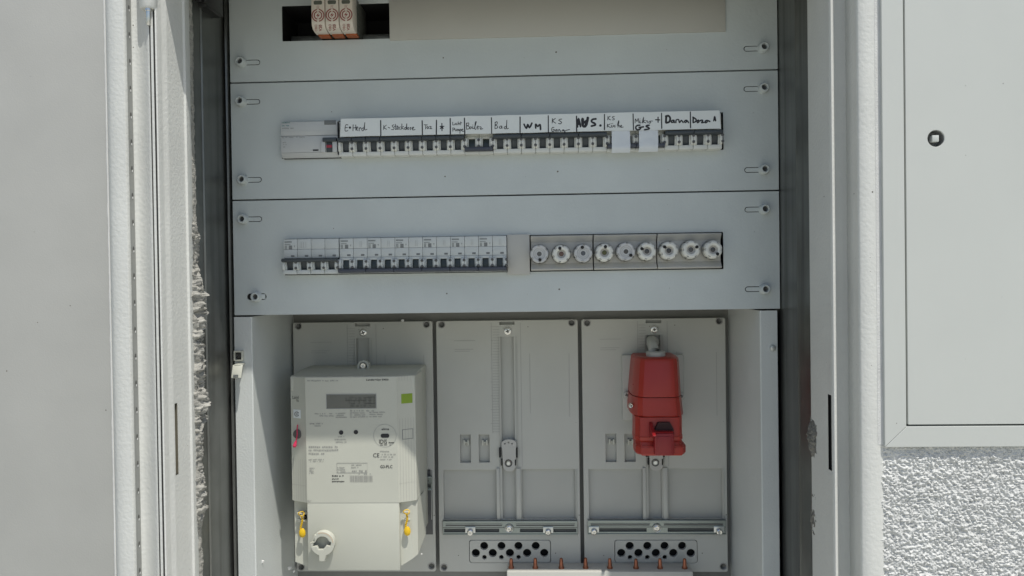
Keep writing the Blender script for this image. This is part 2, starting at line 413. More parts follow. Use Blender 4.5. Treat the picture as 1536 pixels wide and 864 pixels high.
sb.strip([(xa+0.0001, lprof[i_slot][1]), (xa-0.012, lprof[i_slot][1]+0.004), (xb-0.012, lprof[i_slot+1][1]+0.004), (xb+0.0001, lprof[i_slot+1][1])], zs_[1], zs_[2])
gk = MB(); (ga, gb) = lprof[7], lprof[8]
gk.strip([(ga[0]+0.0003, ga[1]-0.0001), (gb[0]+0.0004, gb[1]-0.0001)], ZBOT-0.1, ZTOP+0.1); ob('gasket', gk, mat('gasket_grey', (0.27, 0.275, 0.26), 0.7, var=0.1), left)
ob('latch_slot', sb, mat('slot_brown', (0.20, 0.185, 0.14), 0.8), left)  # slot interior in one dull brown
hl = MB()                                                # punched holes in the flange edge
wx_, wy_ = (lprof[7][0]+lprof[8][0])/2, (lprof[7][1]+lprof[8][1])/2
dvec = Vector((lprof[8][0]-lprof[7][0], lprof[8][1]-lprof[7][1], 0)).normalized(); nv = Vector((-dvec.y, dvec.x, 0))
if nv.x < 0: nv = -nv
for q in range(-6, 26):
    py = 12+q*40.2
    c = Vector((wx_, wy_, P(200, py, .178).z)) + nv*0.0006
    f = [hl.bm.verts.new(c+dvec*(0.0016*math.cos(a))+Vector((0, 0, 1))*(0.0030*math.sin(a))) for a in [2*math.pi*k/14 for k in range(14)]]
    hl.bm.faces.new(f)
h_ = ob('punched_holes', hl, m_darkscrew, left); h_['kind'] = 'stuff'
hl2 = MB()
for q in range(-6, 26):
    py = 12+q*40.2
    c = Vector((wx_, wy_, P(200, py, .178).z-0.0022)) + nv*0.0008
    hl2.bm.faces.new([hl2.bm.verts.new(c+dvec*(0.0011*math.cos(a))+Vector((0, 0, 1))*(0.0013*math.sin(a))) for a in [2*math.pi*k/10 for k in range(10)]])
h_ = ob('hole_rims', hl2, m_crumb, left); h_['kind'] = 'stuff'
# hinge pin in the left rebate
hg = MB()
hx = P(218.5, 10, .184); kz = .771/1117
zt = P(218, 10, .184).z
hg.lathez(hx.x, hx.y+0.006, [(0.0, zt-0.001), (0.0075, zt-0.001), (0.0088, zt+0.001), (0.0092, zt+0.06), (0.0, zt+0.06)], 20)
hinge = ob('hinge', hg, m_frame, left)
hp = MB(); hp.lathez(hx.x+0.001, hx.y+0.003, [(0.0, zt-0.019), (0.0016, zt-0.0185), (0.0024, zt-0.016), (0.0027, zt-0.004), (0.0036, zt-0.0035), (0.0036, zt), (0, zt)], 14)
ob('hinge_pin', hp, m_screw, left)
RP = [(1214, .100), (1221, .1177), (1233, .142), (1239.5, .1540), (1244.6, .1625), (1246.2, .1660), (1249, .1678), (1252, .1668), (1252.8, .162), (1250, .150), (1262, .1500), (1270.5, .1500), (1272.5, .1535),
      (1285.5, .178), (1287.5, .1815), (1291, .1832), (1304, .1836), (1318, .1832), (1321.5, .1815), (1323.2, .178), (1324, .166)]
rprof = prof(RP, 340)
zs_ = [ZBOT-0.1, P(1248, 705, .158).z, P(1248, 592, .158).z, ZTOP+0.1]
j_slot = 3
st = MB(); st.strip(rprof, 0, 0, zs_, skip=lambda i, k: k == 1 and i == j_slot)
right = ob('stile', st, m_frame, fr, angle=50)
sb = MB(); A, B = rprof[j_slot], rprof[j_slot+1]
sb.strip([(A[0], A[1]), (A[0]+0.0025, A[1]+0.0015), (B[0]+0.0025, B[1]+0.0015), (B[0], B[1])], zs_[1], zs_[2])
ob('latch_slot', sb, m_dark, right)
# top rail (throws the shadow into the cabinet) and bottom rail
ZE = Z0-0.116+2.56*0.186
tr = MB(); x0, x1 = lprof[0][0], rprof[-1][0]
tr.box(x0-0.001, x1+0.001, -0.186, -0.122, ZE, ZE+0.16, 0.002)
ob('top_rail', tr, m_frame, fr)
br = MB(); br.box(x0, x1, -0.184, 0.0, ZBOT-0.16, ZBOT-0.08, 0.003); ob('bottom_rail', br, m_frame, fr)

# ------------------------------------------------------------------ galvanised cabinet body
cb = thing('meter_cabinet', 'galvanised steel meter cabinet recessed in the wall', 'cabinet', (0, 0.2, ZBOT))
s1 = MB()
xf = P(311, 432, 0.07).x
s1.strip([(XL-0.0016, 0.004), (XL-0.0022, -0.004), (XL-0.0045, -0.0045), (XL-0.0055, 0.004), (XL-0.007, 0.003), (XL-0.007, -0.0655), (XL-0.0055, -0.067), (XL-0.0045, -0.069), (XL-0.006, -0.0705), (XL-0.006, -0.128)], ZBOT-0.06, ZTOP+0.04)
ob('side_panel', s1, m_steel, cb)
s2 = MB()
s2.strip([(XR+0.0010, 0.004), (XR+0.0010, -0.060), (XR+0.0004, -0.062), (XR+0.0024, -0.066), (XR+0.003, -0.118)], ZBOT-0.06, ZTOP+0.04)
ob('side_panel', s2, m_steel, cb)
bk = MB(); bk.box(XL-0.03, XR+0.03, 0.172, 0.178, ZBOT-0.06, ZTOP+0.04)
ob('back_panel', bk, m_lining, cb)
os_ = MB()                                              # steel box sides behind the covers
os_.box(XL-0.012, XL-0.008, 0.002, 0.172, ZBOT-0.06, ZTOP+0.04); os_.box(XR+0.004, XR+0.008, 0.002, 0.172, ZBOT-0.06, ZTOP+0.04)
os_.box(XL-0.008, XR+0.004, -0.1, 0.172, ZTOP+0.03, ZTOP+0.036); os_.box(XL-0.008, XR+0.004, -0.1, 0.172, ZBOT-0.055, ZBOT-0.05)
ob('shell', os_, m_steel, cb)
bb = MB(); x0, x1, z0, z1 = RECT(289, -40, 318, 16.5, 0.06)
bb.box(x0, x1, -0.075, -0.035, z0, z1, 0.001); bb.box(x0+0.006, x1-0.003, -0.082, -0.074, z0+0.004, z0+0.03, 0.0008)
bb.box(x1-0.002, x1+0.001, -0.08, -0.03, z0+0.003, z1, 0.0005)
ob('bracket', bb, m_blackp, cb)
# lower compartment lining
lin = MB()
xlf0, xlf1 = P(353, 600, 0).x, P(380, 600, 0).x
xrf0, xrf1 = P(1140, 500, 0).x, P(1166.3, 500, 0).x
ZL = ZB3-0.0022
yb = 0.16
def liner(x0, x1, zb, zt, inner):
    m_ = MB()
    if inner > 0: pts = [(x0, 0.010), (x0, 0.0), (x0+0.0006, -0.0006), (x1-0.0012, -0.0006), (x1, 0.0006), (x1, yb)]
    else: pts = [(x0, yb), (x0, 0.0006), (x0+0.0012, -0.0006), (x1-0.0006, -0.0006), (x1, 0.0), (x1, 0.010)]
    m_.strip(pts, zb, zt); return m_
lleft = ob('lining', liner(xlf0, xlf1, ZBOT, ZL, 1), m_lining, cb)
lright = ob('lining', liner(xrf0, xrf1, ZBOT, ZL, -1), m_lining, cb)
sc = MB(); c = P(1159, 522, 0.001)
sc.lathe(c.x, c.z, [(0, -0.0042), (0.003, -0.0036), (0.0042, -0.0018), (0.0044, -0.0004)], 18)
ob('screw', sc, m_zinc, lright)
sh = MB(); sh.box(XL, XR, 0.03, 0.1719, ZB3+0.004, ZB3+0.008); ob('shelf', sh, m_lining, cb)
bs = MB(); bs.box(xlf1-0.02, xrf0+0.02, 0.1600, 0.1615, ZBOT, ZL+0.002); ob('rear_sheet', bs, mat('rear_sheet_grey', (0.20, 0.20, 0.185), 0.6), cb)

# ------------------------------------------------------------------ mortar along the sheet metal edges
def mortar(x, z0, z1, n, side, amp, yc, seed, thr):
    m_ = MB(); rows = []
    for i in range(n):
        z = z0+(z1-z0)*i/(n-1); row = []
        env = max(0.0, thr(z))
        for k in range(15):
            a = math.pi*k/14; ca, sa = math.cos(a), math.sin(a)
            p = Vector((0, math.cos(a)*0.014, z))
            nn = noise.fractal(Vector((z*120, a*1.6+seed, seed)), 0.7, 2.2, 5)*0.5 + 0.5*noise.noise(Vector((z*38, seed*3.1, a*0.6)))
            rr = (0.62+0.62*nn+0.22*noise.noise(Vector((z*260, a*3.1, seed+2))))*amp*env
            rows_x = x + side*max(0.0004*env, rr)*(0.25+sa)
            row.append(m_.bm.verts.new((rows_x, yc+ca*0.013+0.004*noise.noise(Vector((z*120, a*2, seed+5)))+0.0018*noise.noise(Vector((z*380, a*6, seed+15))), z+0.0015*noise.noise(Vector((z*300, a*4, seed+9))))))
        rows.append(row)
    for a, b in zip(rows, rows[1:]):
        for k in range(14): m_.bm.faces.new((a[k], a[k+1], b[k+1], b[k]))
    return m_
def env_l(z):
    py = 419-(z-Z0)*1117/0.84
    if py < 315: return 0.2
    if py < 350: return 0.2+(py-315)/35*0.8
    if py < 760: return 1.0+0.25*math.sin(py*0.045)+0.3*math.sin(py*0.013+1)
    return max(0.25, 1.0-(py-760)/60)
mo = ob('mortar_edge', mortar(P(288.5, 432, .108).x-0.001, ZBOT, ZTOP, 1500, 1, 0.0125, -0.108, 3.7, env_l), m_mortar, angle=70)
tag(mo, 'crumbly broken mortar lumps along the left inner frame edge', 'mortar')
def env_r(z):
    py = 419-(z-Z0)*1117/0.84
    return max(0, math.exp(-((py-660)/26)**2)*1.3, math.exp(-((py-785)/30)**2)*0.7, math.exp(-((py-745)/14)**2)*0.5)
mo2 = ob('mortar_edge', mortar(XR+0.0036, Z0-0.36, Z0-0.12, 500, -1, 0.0065, -0.108, 8.2, env_r), mat('dull_mortar', (0.20, 0.195, 0.175), 0.9, bump=0.9, bscale=500, var=0.3, vscale=90, bdist=0.002), angle=70)
tag(mo2, 'small dull mortar crust on the right steel side near the frame', 'mortar')

# ------------------------------------------------------------------ cover plates
GAP = 0.0009
rowT = [P(423, 9, 0).z, P(1085, 168.5, 0).z, P(1085, 348, 0).z]
rowB = [P(423, 62, 0).z, P(1085, 224.5, 0).z, P(1085, 403.5, 0).z]
rowL = [P(423, 35, 0).x, P(422.5, 210, 0).x, P(426.5, 385, 0).x]
rowR = [P(1087.5, 20, 0).x, P(1085, 197, 0).x, P(1085, 375, 0).x]
fast = [[(363, 94, 1), (1144, 72.5, -1)], [(363, 153, 1), (365.5, 270, 1), (1144, 133, -1), (1145, 254.5, -1)], [(366, 329, 1), (386, 445, 2), (1145.5, 314, -1), (1146, 433.5, -1)]]
zr = [(ZB1+GAP, ZTOP), (ZB2+GAP, ZB1-GAP), (ZB3, ZB2-GAP)]
clab = ['top grey cover plate with a dark slot and beige blanking strip', 'middle grey cover plate behind the hand labelled breakers', 'bottom grey cover plate behind the white screw fuses']
def stadium(x0, x1, zc, r): return rectloop(x0, x1, zc-r, zc+r, r*0.999, 6)
for i in range(3):
    z0, z1 = zr[i]
    c_ = thing('cover_plate', clab[i], 'cover plate', ((XL+XR)/2, 0, z0), 'cover plates over the breaker rows')
    loops = [rectloop(XL, XR, z0, z1, 0.0006, 2), rectloop(rowL[i], rowR[i], rowB[i], rowT[i], 0.0008, 3)]
    for px, py, s_ in fast[i]:
        c = P(px, py, 0)
        if s_ == 1: loops.append(stadium(c.x-0.003, c.x+0.0235, c.z, 0.0034))
        elif s_ == 2: loops.append(stadium(c.x-0.0135, c.x+0.012, c.z, 0.0042))
        else: loops.append(stadium(c.x-0.0235, c.x+0.003, c.z, 0.0034))
    pb = MB(); pb.poly(loops, 0.0, 0.0016, 0.0003)
    for a, b in ((z0, z0+0.0012), (z1-0.0012, z1)): pb.box(XL+0.001, XR-0.001, 0.0015, 0.018, a, b)
    sheet = ob('sheet', pb, m_cover, c_)
    for px, py, s_ in fast[i]:
        c = P(px, py, 0)
        f_ = MB(); f_.lathe(c.x, c.z, [(0.0030, -0.002), (0.0034, -0.0085), (0.0040, -0.0095), (0.0052, -0.0092), (0.0060, -0.0078), (0.0066, -0.0004), (0.0068, 0.0)], 24)
        if s_ == 2: f_.box(c.x+0.003, c.x+0.0105, -0.0008, 0.001, c.z-0.0032, c.z+0.0032, 0.0006)
        elif s_ == 1: f_.poly([stadium(c.x-0.002, c.x+0.0226, c.z, 0.0026)], -0.0003, 0.0014, 0.0003)
        else: f_.poly([stadium(c.x-0.0226, c.x+0.002, c.z, 0.0026)], -0.0003, 0.0014, 0.0003)
        fo = ob('twist_fastener', f_, m_cover, c_)
        d_ = MB(); d_.lathe(c.x, c.z, [(0, -0.0052), (0.0008, -0.0052), (0.0012, -0.0062), (0.0026, -0.0064), (0.0033, -0.005), (0.0034, -0.002)], 14)
        ob('screw', d_, m_darkscrew, fo)
        v_ = MB()
        if s_ == 2: v_.box(c.x-0.014, c.x+0.012, 0.0017, 0.003, c.z-0.005, c.z+0.005)
        else: v_.box(min(c.x, c.x+s_*0.024), max(c.x, c.x+s_*0.024), 0.0017, 0.003, c.z-0.004, c.z+0.004)
        ob('slot', v_, m_dark, fo)
# black boxes behind the openings: the interior's shade put into the colour
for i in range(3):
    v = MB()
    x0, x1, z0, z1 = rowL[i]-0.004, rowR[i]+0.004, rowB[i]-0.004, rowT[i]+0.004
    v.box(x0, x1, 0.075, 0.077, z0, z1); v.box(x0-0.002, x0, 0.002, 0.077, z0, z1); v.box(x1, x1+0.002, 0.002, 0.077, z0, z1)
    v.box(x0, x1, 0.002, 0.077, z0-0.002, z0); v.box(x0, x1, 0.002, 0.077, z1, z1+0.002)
    ob('well_shade', v, m_dark, cb)
rl = MB(); zc = (rowB[0]+rowT[0])/2-0.009
rl.box(rowL[0]+0.004, P(600, 40, 0).x, 0.022, 0.025, zc-0.010, zc+0.000, 0.001); rl.box(rowL[0]+0.012, P(600, 40, 0).x, 0.010, 0.022, zc-0.016, zc-0.0105, 0.001)
ob('mounting_rail', rl, m_steel, cb)

# beige blanking strip in the top plate
x0, x1, z0, z1 = P(584, 30, 0.002).x, P(1088.5, 20, 0.002).x, P(584, 60.5, 0.002).z, rowT[0]+0.003
b_ = MB(); b_.box(x0, x1, -0.0022, 0.004, z0, z1, 0.0008)
tag(ob('blanking_strip', b_, m_beige), 'long plain beige blanking strip filling the top slot', 'blanking strip')

# ------------------------------------------------------------------ surge arresters
def arrester():
    t_ = 0.034; xl, xr = P(466.5, 35, t_).x, P(487.6, 35, t_).x
    t = thing('surge_arrester', '', 'surge arrester', (xl, 0, rowB[0]), 'surge arrester modules in the top slot')
    zb = rowB[0]+0.0012; zt = rowT[0]-0.0015
    zf = P(477, 50, t_).z
    fy = -t_
    body = MB()
    body.prismx([(-0.012, zb+0.0012), (fy+0.012, zb+0.0012), (fy+0.004, zb+0.0030), (fy+0.001, zb+0.0065), (fy, zb+0.010), (fy, zt-0.001), (fy+0.006, zt+0.004), (-0.012, zt+0.004)], xl+0.0006, xr-0.0006, 0.0006)
    ob('body', body, m_spd, t)
    hd = MB(); hd.box(xl+0.0008, xr-0.0008, -0.0118, 0.04, zb+0.0022, zt+0.004, 0.0004)
    for k in range(7): hd.box(xr-0.0009, xr-0.0004, -0.0125, 0.0, zb+0.006+k*0.005, zb+0.0075+k*0.005)
    ob('holder', hd, mat('arrester_holder_grey', (0.12, 0.125, 0.11), 0.5), t)
    o_ = MB(); o_.box(xl+0.0030, xr-0.0004, fy+0.0195, -0.002, zb-0.0004, zb+0.0020, 0.0004)
    ob('orange_foot', o_, m_orange, t)
    yy = t_+0.0002
    pr = MB(); c = P(477, 23, yy)
    for r0, r1 in ((0.0066, 0.0080), (0.0040, 0.0053)):
        for a0 in (-80, 100): pr.ring(c.x, c.z, r0, r1, c.y, a0, a0+160, 24)
    pr.sheet([(c.x+0.0008, c.z+0.003), (c.x-0.0026, c.z-0.0008), (c.x-0.0002, c.z-0.0004), (c.x-0.0012, c.z-0.0032), (c.x+0.0026, c.z+0.0008), (c.x+0.0002, c.z+0.0005)], c.y)
    pr.text('V20', 480.4, 42, 10, 4.6, yy, math.pi/2, 0.03); pr.text('OBO', 474, 42, 10, 3.8, yy, math.pi/2, 0.01)
    pr.text('[2]', 477, 11, 4.6, 4.2, yy, math.pi/2)
    ob('print', pr, m_spdred, t)
    wn = MB(); x0, x1, z0, z1 = RECT(470.2, 1, 483, 6.6, yy+0.0002); wn.poly([rectloop(x0, x1, z0, z1, 0.0018)], -yy-0.0002, -yy+0.001, 0.0003)
    ob('status_window', wn, mat('status_grey_green', (0.10, 0.105, 0.085), 0.3), t)
    return t
a0 = arrester(); a0['label'] = 'cream surge arrester with red emblem, leftmost of the three'
pt = (P(530, 35, .034).x-P(467, 35, .034).x)/3
dup(a0, (a0.location.x+pt, 0, a0.location.z), 'cream surge arrester with red emblem, middle of the three')
dup(a0, (a0.location.x+2*pt, 0, a0.location.z), 'cream surge arrester with red emblem, rightmost, its side visible')

# ------------------------------------------------------------------ breakers
MOD = (P(1082, 197, .010).x-P(509, 210, .010).x)/27
HN = 0.0452
TF = 0.010                                               # how far the noses stand out
def breaker(name, n, on, xl, zt, label, group, plain=False, parent_print=True, white=None):
    """n-pole breaker: label face, guide posts, recess, toggle, rivets, print"""
    W_ = MOD*n; white = white or m_mcb
    t = thing(name, label, 'circuit breaker', (xl, 0, zt-HN), group)
    z = lambda mm: zt-mm/1000.0
    b = MB(); gx = 0.00018
    o = -2.0 if plain else 0.0; e_ = 1.2 if plain else 0.0                            # the upper row's toggles sit a little higher
    for k in range(n):
        a, c = xl+k*MOD+gx, xl+(k+1)*MOD-gx
        b.box(a, c, -TF, 0.03, z(13.3), z(0.3), 0.0004); b.box(a, c, -TF-0.0003, 0.03, z(24.6+o), z(13.5), 0.0004)
        if on: b.box(a, c, -TF-0.004, 0.03, z(45), z(39.6), 0.0009)
        else: b.box(a, c, -TF-0.0015, 0.03, z(28+o), z(24.8+o), 0.0004); b.box(a, c, -TF+(0.003 if not plain else -0.004), 0.03, z(45), z(44.3+o), 0.0003)
        wl, wr = (MOD-0.0080)/2, (MOD+0.0080)/2
        zt_, zb_ = (26.6+o, 40.2) if on else (26.6+o, 39.6+o)
        for p0, p1, i0, i1 in ((gx, wl-0.0016, wl-0.0016, wl), (wr+0.0016, MOD-gx, wr, wr+0.0016)):
            m_ = (zt_+zb_)/2
            def post(u0, u1, d, e):
                b.prismx([(0.01, z(zb_-e)), (-TF-0.003, z(zb_-e)), (-TF-d+0.001, z(zb_-1.6-e)), (-TF-d, z(m_)), (-TF-d+0.001, z(zt_+1.6+e)), (-TF-0.003, z(zt_+e)), (0.01, z(zt_+e))], xl+k*MOD+u0, xl+k*MOD+u1, 0.0004)
            post(p0, p1, 0.0072, 0.0); post(i0, i1, 0.0042, 0.4)
    ob('body', b, white, t)
    r = MB(); r.box(xl+gx, xl+W_-gx, -TF+0.0015, 0.02, z(44.0 if not plain else 42.0), z(25.2+o)); ob('recess', r, m_window, t)
    g = MB()
    if on:
        g.prismx([(-TF+0.004, z(29.4+o)), (-TF-0.0075, z(29.8+o)), (-TF-0.0105, z(28.6+o)), (-TF-0.0105, z(26+o-e_)), (-TF-0.008, z(25.0+o-e_)), (-TF+0.004, z(25.0+o-e_))], xl+0.0003, xl+W_-0.0003, 0.0005)
        for k in range(n): g.prismx([(-TF+0.004, z(39)), (-TF+0.0006, z(38.6)), (-TF-0.0015, z(33)), (-TF-0.003, z(29.3+o)), (-TF+0.004, z(29.3+o))], xl+k*MOD+(MOD-0.0078)/2, xl+k*MOD+(MOD+0.0078)/2, 0.0003)
    else:
        g.prismx([(-TF+0.004, z(44.2+o)), (-TF-0.007, z(44.4+o)), (-TF-0.0105, z(43+o)), (-TF-0.0102, z(40.0+o)), (-TF-0.0075, z(38.9+o)), (-TF+0.004, z(38.9+o))], xl+0.0003, xl+W_-0.0003, 0.0005)
    tg = ob('toggle', g, m_toggle if on else m_toggleb, t)
    if not on:
        g = MB()
        for k in range(n): g.prismx([(-TF+0.004, z(39+o)), (-TF-0.002, z(39+o)), (-TF-0.0012, z(34+o)), (-TF+0.0002, z(28.6+o)), (-TF+0.004, z(28.2+o))], xl+k*MOD+(MOD-0.0076)/2, xl+k*MOD+(MOD+0.0076)/2, 0.0003)
        ob('toggle_tongue', g, m_window, tg)
    for k in range(n):
        for mm in (30.0+o*0.8, 37.4+o*0.6):
            rv = MB(); cx = xl+(k+1)*MOD-0.0001; yy = -TF-0.0068
            rv.lathe(cx, z(mm), [(0, yy-0.0014), (0.0013, yy-0.0013), (0.0017, yy-0.0008), (0.0017, yy+0.003)], 12)
            ob('rivet', rv, m_rivet, t)
    if not plain:
        ti = MB()
        for k in range(n):
            x0 = xl+k*MOD+0.0097; ti.box(x0, x0+0.0044, -TF-0.0006, -TF, z(22.9), z(20.6), 0.0002)
        ob('indicator', ti, m_print, t)
        p_ = MB(); yy = -TF-0.0002; q = P(0, 0, TF)
        def rc(x0, x1, m0, m1): p_.sheet([(xl+x0/1000, z(m1)), (xl+x1/1000, z(m1)), (xl+x1/1000, z(m0)), (xl+x0/1000, z(m0))], yy)
        cu = [(1.6, 0.0)]
        for i in range(6): rc(4.2 if False else 1.7+i*1.55, 1.7+i*1.55+1.15, 2.9, 4.6)
        for i in range(5): rc(1.8+i*1.5, 1.8+i*1.5+1.1, 6.6, 7.5)
        for j in range(3):
            for i in range(2): rc(1.8+i*1.5, 1.8+i*1.5+1.1, 8.6+j*1.6, 9.6+j*1.6)
        for j in range(4): rc(7.0, 11.2, 8.4+j*1.25, 9.4+j*1.25)
        rc(13.3, 15.2, 8.6, 9.0); rc(14.0, 14.4, 8.6, 10.6)
        if not on: rc(1.9, 5.4, 23.4, 23.9)
        ob('print', p_, m_print, t)
        if n > 1:
            d_ = MB(); k0 = xl+MOD
            for dx in ([8.5, 10.5] if n == 2 else [5, 8, 11]):
                x = k0+dx/1000; d_.sheet([(x, z(11.5)), (x+0.0003, z(11.5)), (x+0.0003, z(4)), (x, z(4))], yy)
            ob('circuit_symbol', d_, m_print2, t)
    return t
z1t = P(509, 181, TF).z-0.0010
xr1 = P(509, 210, TF).x
G1 = 'miniature circuit breakers in the upper row'
seq = [(1, 1, 'single pole breaker under the E-Herd label, leftmost of its three'), (1, 1, 'single pole breaker under the E-Herd label, middle of its three'), (1, 1, 'single pole breaker under the E-Herd label, rightmost of its three'),
       (3, 1, 'three pole breaker with wide dark toggle under the K-Steckdose label'), (1, 1, 'single pole breaker under the label reading Tor'), (1, 1, 'single pole breaker under the star label'), (1, 1, 'single pole breaker under the Licht Pumpe label'),
       (2, 0, 'breaker under the Boiler label with its toggle down'), (2, 1, 'two pole breaker under the label reading Bad'), (2, 1, 'two pole breaker under the label reading WM'), (2, 1, 'two pole breaker under the KS Gang label'),
       (2, 1, 'two pole breaker under the bold AUS label'), (2, 0, 'breaker partly taped over under the KS Küche label'), (2, 0, 'breaker partly taped over under the Mikro label'), (2, 1, 'two pole breaker under the label reading Dana'), (2, 1, 'two pole breaker under the Dora 1 label, last in its row')]
first = {}; k = 0
for n, on, lab in seq:
    x = xr1+k*MOD
    if (n, on) in first: dup(first[(n, on)], (x, 0, z1t-HN), lab)
    else: first[(n, on)] = breaker('circuit_breaker', n, on, x, z1t, lab, G1, plain=True)
    k += n
# lower row
z2t = rowT[2]-0.0006; xr2 = P(509.5, 385, TF).x
breaker('circuit_breaker', 4, 1, P(425.5, 386, TF).x, z2t, 'four pole breaker with raised dark toggle bar, leftmost of the lower row', 'circuit breakers in the lower row', white=m_mcb2)
names = ['first two pole breaker right of the four pole breaker, toggle down', 'second two pole breaker right of the four pole breaker, toggle down', 'third two pole breaker right of the four pole breaker, toggle down',
         'third lowered breaker counting left from the beige filler', 'second lowered breaker counting left from the beige filler', 'two pole breaker with lowered toggle touching the beige filler']
lo = None; pit = (P(760, 383, TF).x-xr2)/6
MODs = MOD
MOD = pit/2
for i, lab in enumerate(names):
    if lo is None: lo = breaker('circuit_breaker', 2, 0, xr2, z2t, lab, 'two pole breakers with lowered toggles in the lower row', white=m_mcb2)
    else: dup(lo, (xr2+i*pit, 0, z2t-HN), lab)
MOD = MODs

# residual current device, left of the upper row
x0, x1 = P(421.5, 210, TF).x, P(507.5, 210, TF).x
rc_ = thing('residual_current_device', 'wide white residual current switch at the left of the upper row', 'safety switch', (x0, 0, z1t-HN))
b = MB(); zt = z1t+0.0008; zc = P(465, 203.5, TF).z
b.box(x0, x1, -TF, 0.03, zc+0.0002, zt, 0.0006); b.box(x0, x1, -TF-0.0004, 0.03, zt-HN+0.006, zc-0.0002, 0.0006)
b.prismx([(0.03, zt-HN), (-TF+0.004, zt-HN), (-TF-0.0004, zt-HN+0.0058), (0.03, zt-HN+0.0058)], x0, x1, 0.0004)
zl = P(465, 197, TF).z; b.box(x0, x1, -TF-0.0003, 0.0, zl, zl+0.0006)
q = RECT(482.5, 213, 489, 229, TF); b.box(q[0], q[1], -TF-0.004, 0, q[2], q[3], 0.0008)
q = RECT(499.5, 213, 507, 229, TF); b.box(q[0], q[1], -TF-0.004, 0, q[2], q[3], 0.0008)
ob('body', b, mat('switch_grey_white', (0.50, 0.515, 0.51), 0.4, bump=0.03, bscale=800), rc_)
g = MB(); q = RECT(484.5, 207, 505, 212.6, TF+.003); g.box(q[0], q[1], -TF-0.006, 0, q[2], q[3], 0.0007)
q = RECT(489.8, 212, 498.8, 228.5, TF); g.box(q[0], q[1], -TF-0.0015, 0, q[2], q[3], 0.0004)
tg = ob('toggle', g, m_toggle, rc_)
g = MB(); q = RECT(490.2, 217.8, 498.4, 221.8, TF); g.box(q[0], q[1], -TF-0.0024, -TF-0.001, q[2], q[3], 0.0003); ob('red_mark', g, mat('switch_red', (0.32, 0.03, 0.05), 0.4), tg)
g = MB(); q = RECT(486.5, 180.6, 504, 186.8, TF); g.box(q[0], q[1], -TF-0.0006, -TF+0.001, q[2], q[3], 0.0002); ob('test_button', g, m_print, rc_)
g = MB(); q = RECT(469.5, 224.3, 478, 226.4, TF); g.box(q[0], q[1], -TF-0.0008, -TF+0.001, q[2], q[3], 0.0002); ob('indicator', g, m_ink, rc_)
g = MB(); g.text('SIEMENS', 429, 184, 12.6, 2.2, TF+.0002, 0, 0.01); g.micro(422.8, 187, 435, 190, 1, TF+.0002)
ob('brand_print', g, m_teal, rc_)
g = MB(); g.micro(423, 191, 446, 194, 1, TF+.0002, 0.6); g.micro(423, 204.5, 456, 207.5, 1, TF+.0006, 0.5); g.micro(423, 212, 432, 222, 3, TF+.0006, 0.5)
ob('print', g, m_print2, rc_)
dl = MB(); dl.box(x1+0.0002, xr1-0.0001, -TF-0.0045, 0.0, zt-HN+0.002, zt-0.002); dl.box(P(427, 236, 0).x, P(513, 236, 0).x, -0.0021, 0.001, rowB[1]-0.0012, rowB[1]+0.0006, 0.0003)
ob('gap_and_shadow', dl, m_ink, rc_)  # black gap at the right; shadow line below painted as a black bar

# ------------------------------------------------------------------ handwritten label strip
TP = 0.0225
tl, trr = P(511.5, 178.5, TP), P(1078.5, 165.5, TP); bl, brr = P(510, 205.4, TP), P(1081.5, 192.4, TP)
ls = thing('label_strip', 'long white paper strip with handwritten circuit names over the breakers', 'label', (bl.x, -TP, bl.z))
pb = MB(); N = 70
gr = [[], []]; zb_, zt_ = (bl.z+brr.z)/2, (tl.z+trr.z)/2
for i in range(N+1):
    u = i/N
    for s_, a, b in ((0, bl, brr), (1, tl, trr)):
        xx = a.x+(b.x-a.x)*u
        zz = (zb_ if s_ == 0 else zt_)+0.0004*noise.noise((xx*40, s_*3.0, 0))
        gr[s_].append((xx, zz))
loop = gr[0]+gr[1][::-1]
pb.poly([loop], -TP, -TP+0.0004)
x = pb.box(bl.x+0.001, brr.x-0.001, -TP+0.0004, -TF-0.0002, zb_+0.004, zt_-0.0006)
ob('paper', pb, m_paper, ls)
HW = []
A = (505, 165, 7.68); Bq = (690, 165, 7.68); Cq = (890, 155, 7.314); D4 = (660, 140, 6.17); D5 = (880, 140, 6.17)
TH, MD, TK, XT = 0.00085, 0.0014, 0.0021, 0.0030
def H(fr_, w_, *strokes):
    for s_ in strokes: HW.append((fr_, w_, s_))
H(A, TH, [(130,172),(103,175),(98,240),(130,238)], [(100,205),(125,203)], [(190,170),(188,240)], [(188,208),(222,203)], [(220,172),(222,235)],
  [(228,215),(242,207),(240,195),(230,200),(228,225),(248,235)], [(258,205),(262,240)], [(260,215),(275,202),(282,215)], [(310,205),(292,215),(292,235),(310,232),(325,145)], [(325,145),(322,225),(350,222)])
H(A, XT, [(153,203)])
for d in ([(507,122),(509,300)], [(985,125),(988,285)], [(1150,118),(1148,288)], [(1308,98),(1310,290)], [(1472,95),(1476,295)]): H(A, MD, d)
H(A, TH, [(543,178),(540,225)], [(572,175),(545,203),(575,222)], [(595,200),(612,208)], [(660,170),(640,180),(645,195),(660,205),(655,225),(632,225)], [(678,165),(676,222),(690,220)], [(662,190),(700,183)],
  [(695,212),(710,203),(705,190),(694,200),(697,222),(715,220)], [(738,195),(722,200),(720,218),(738,222)], [(752,160),(748,222)], [(770,190),(750,205),(775,222)], [(800,200),(785,205),(785,222),(800,220),(808,155),(806,222)],
  [(825,200),(815,210),(822,225),(835,215),(825,200)], [(858,200),(845,205),(858,215),(848,228)], [(872,215),(888,205),(880,197),(872,210),(878,230),(903,225)])
H(A, TH, [(1008,170),(1045,172)], [(1028,172),(1025,218)], [(1050,190),(1040,200),(1048,217),(1060,205),(1050,190)], [(1068,190),(1085,190),(1088,200),(1072,215),(1098,215)])
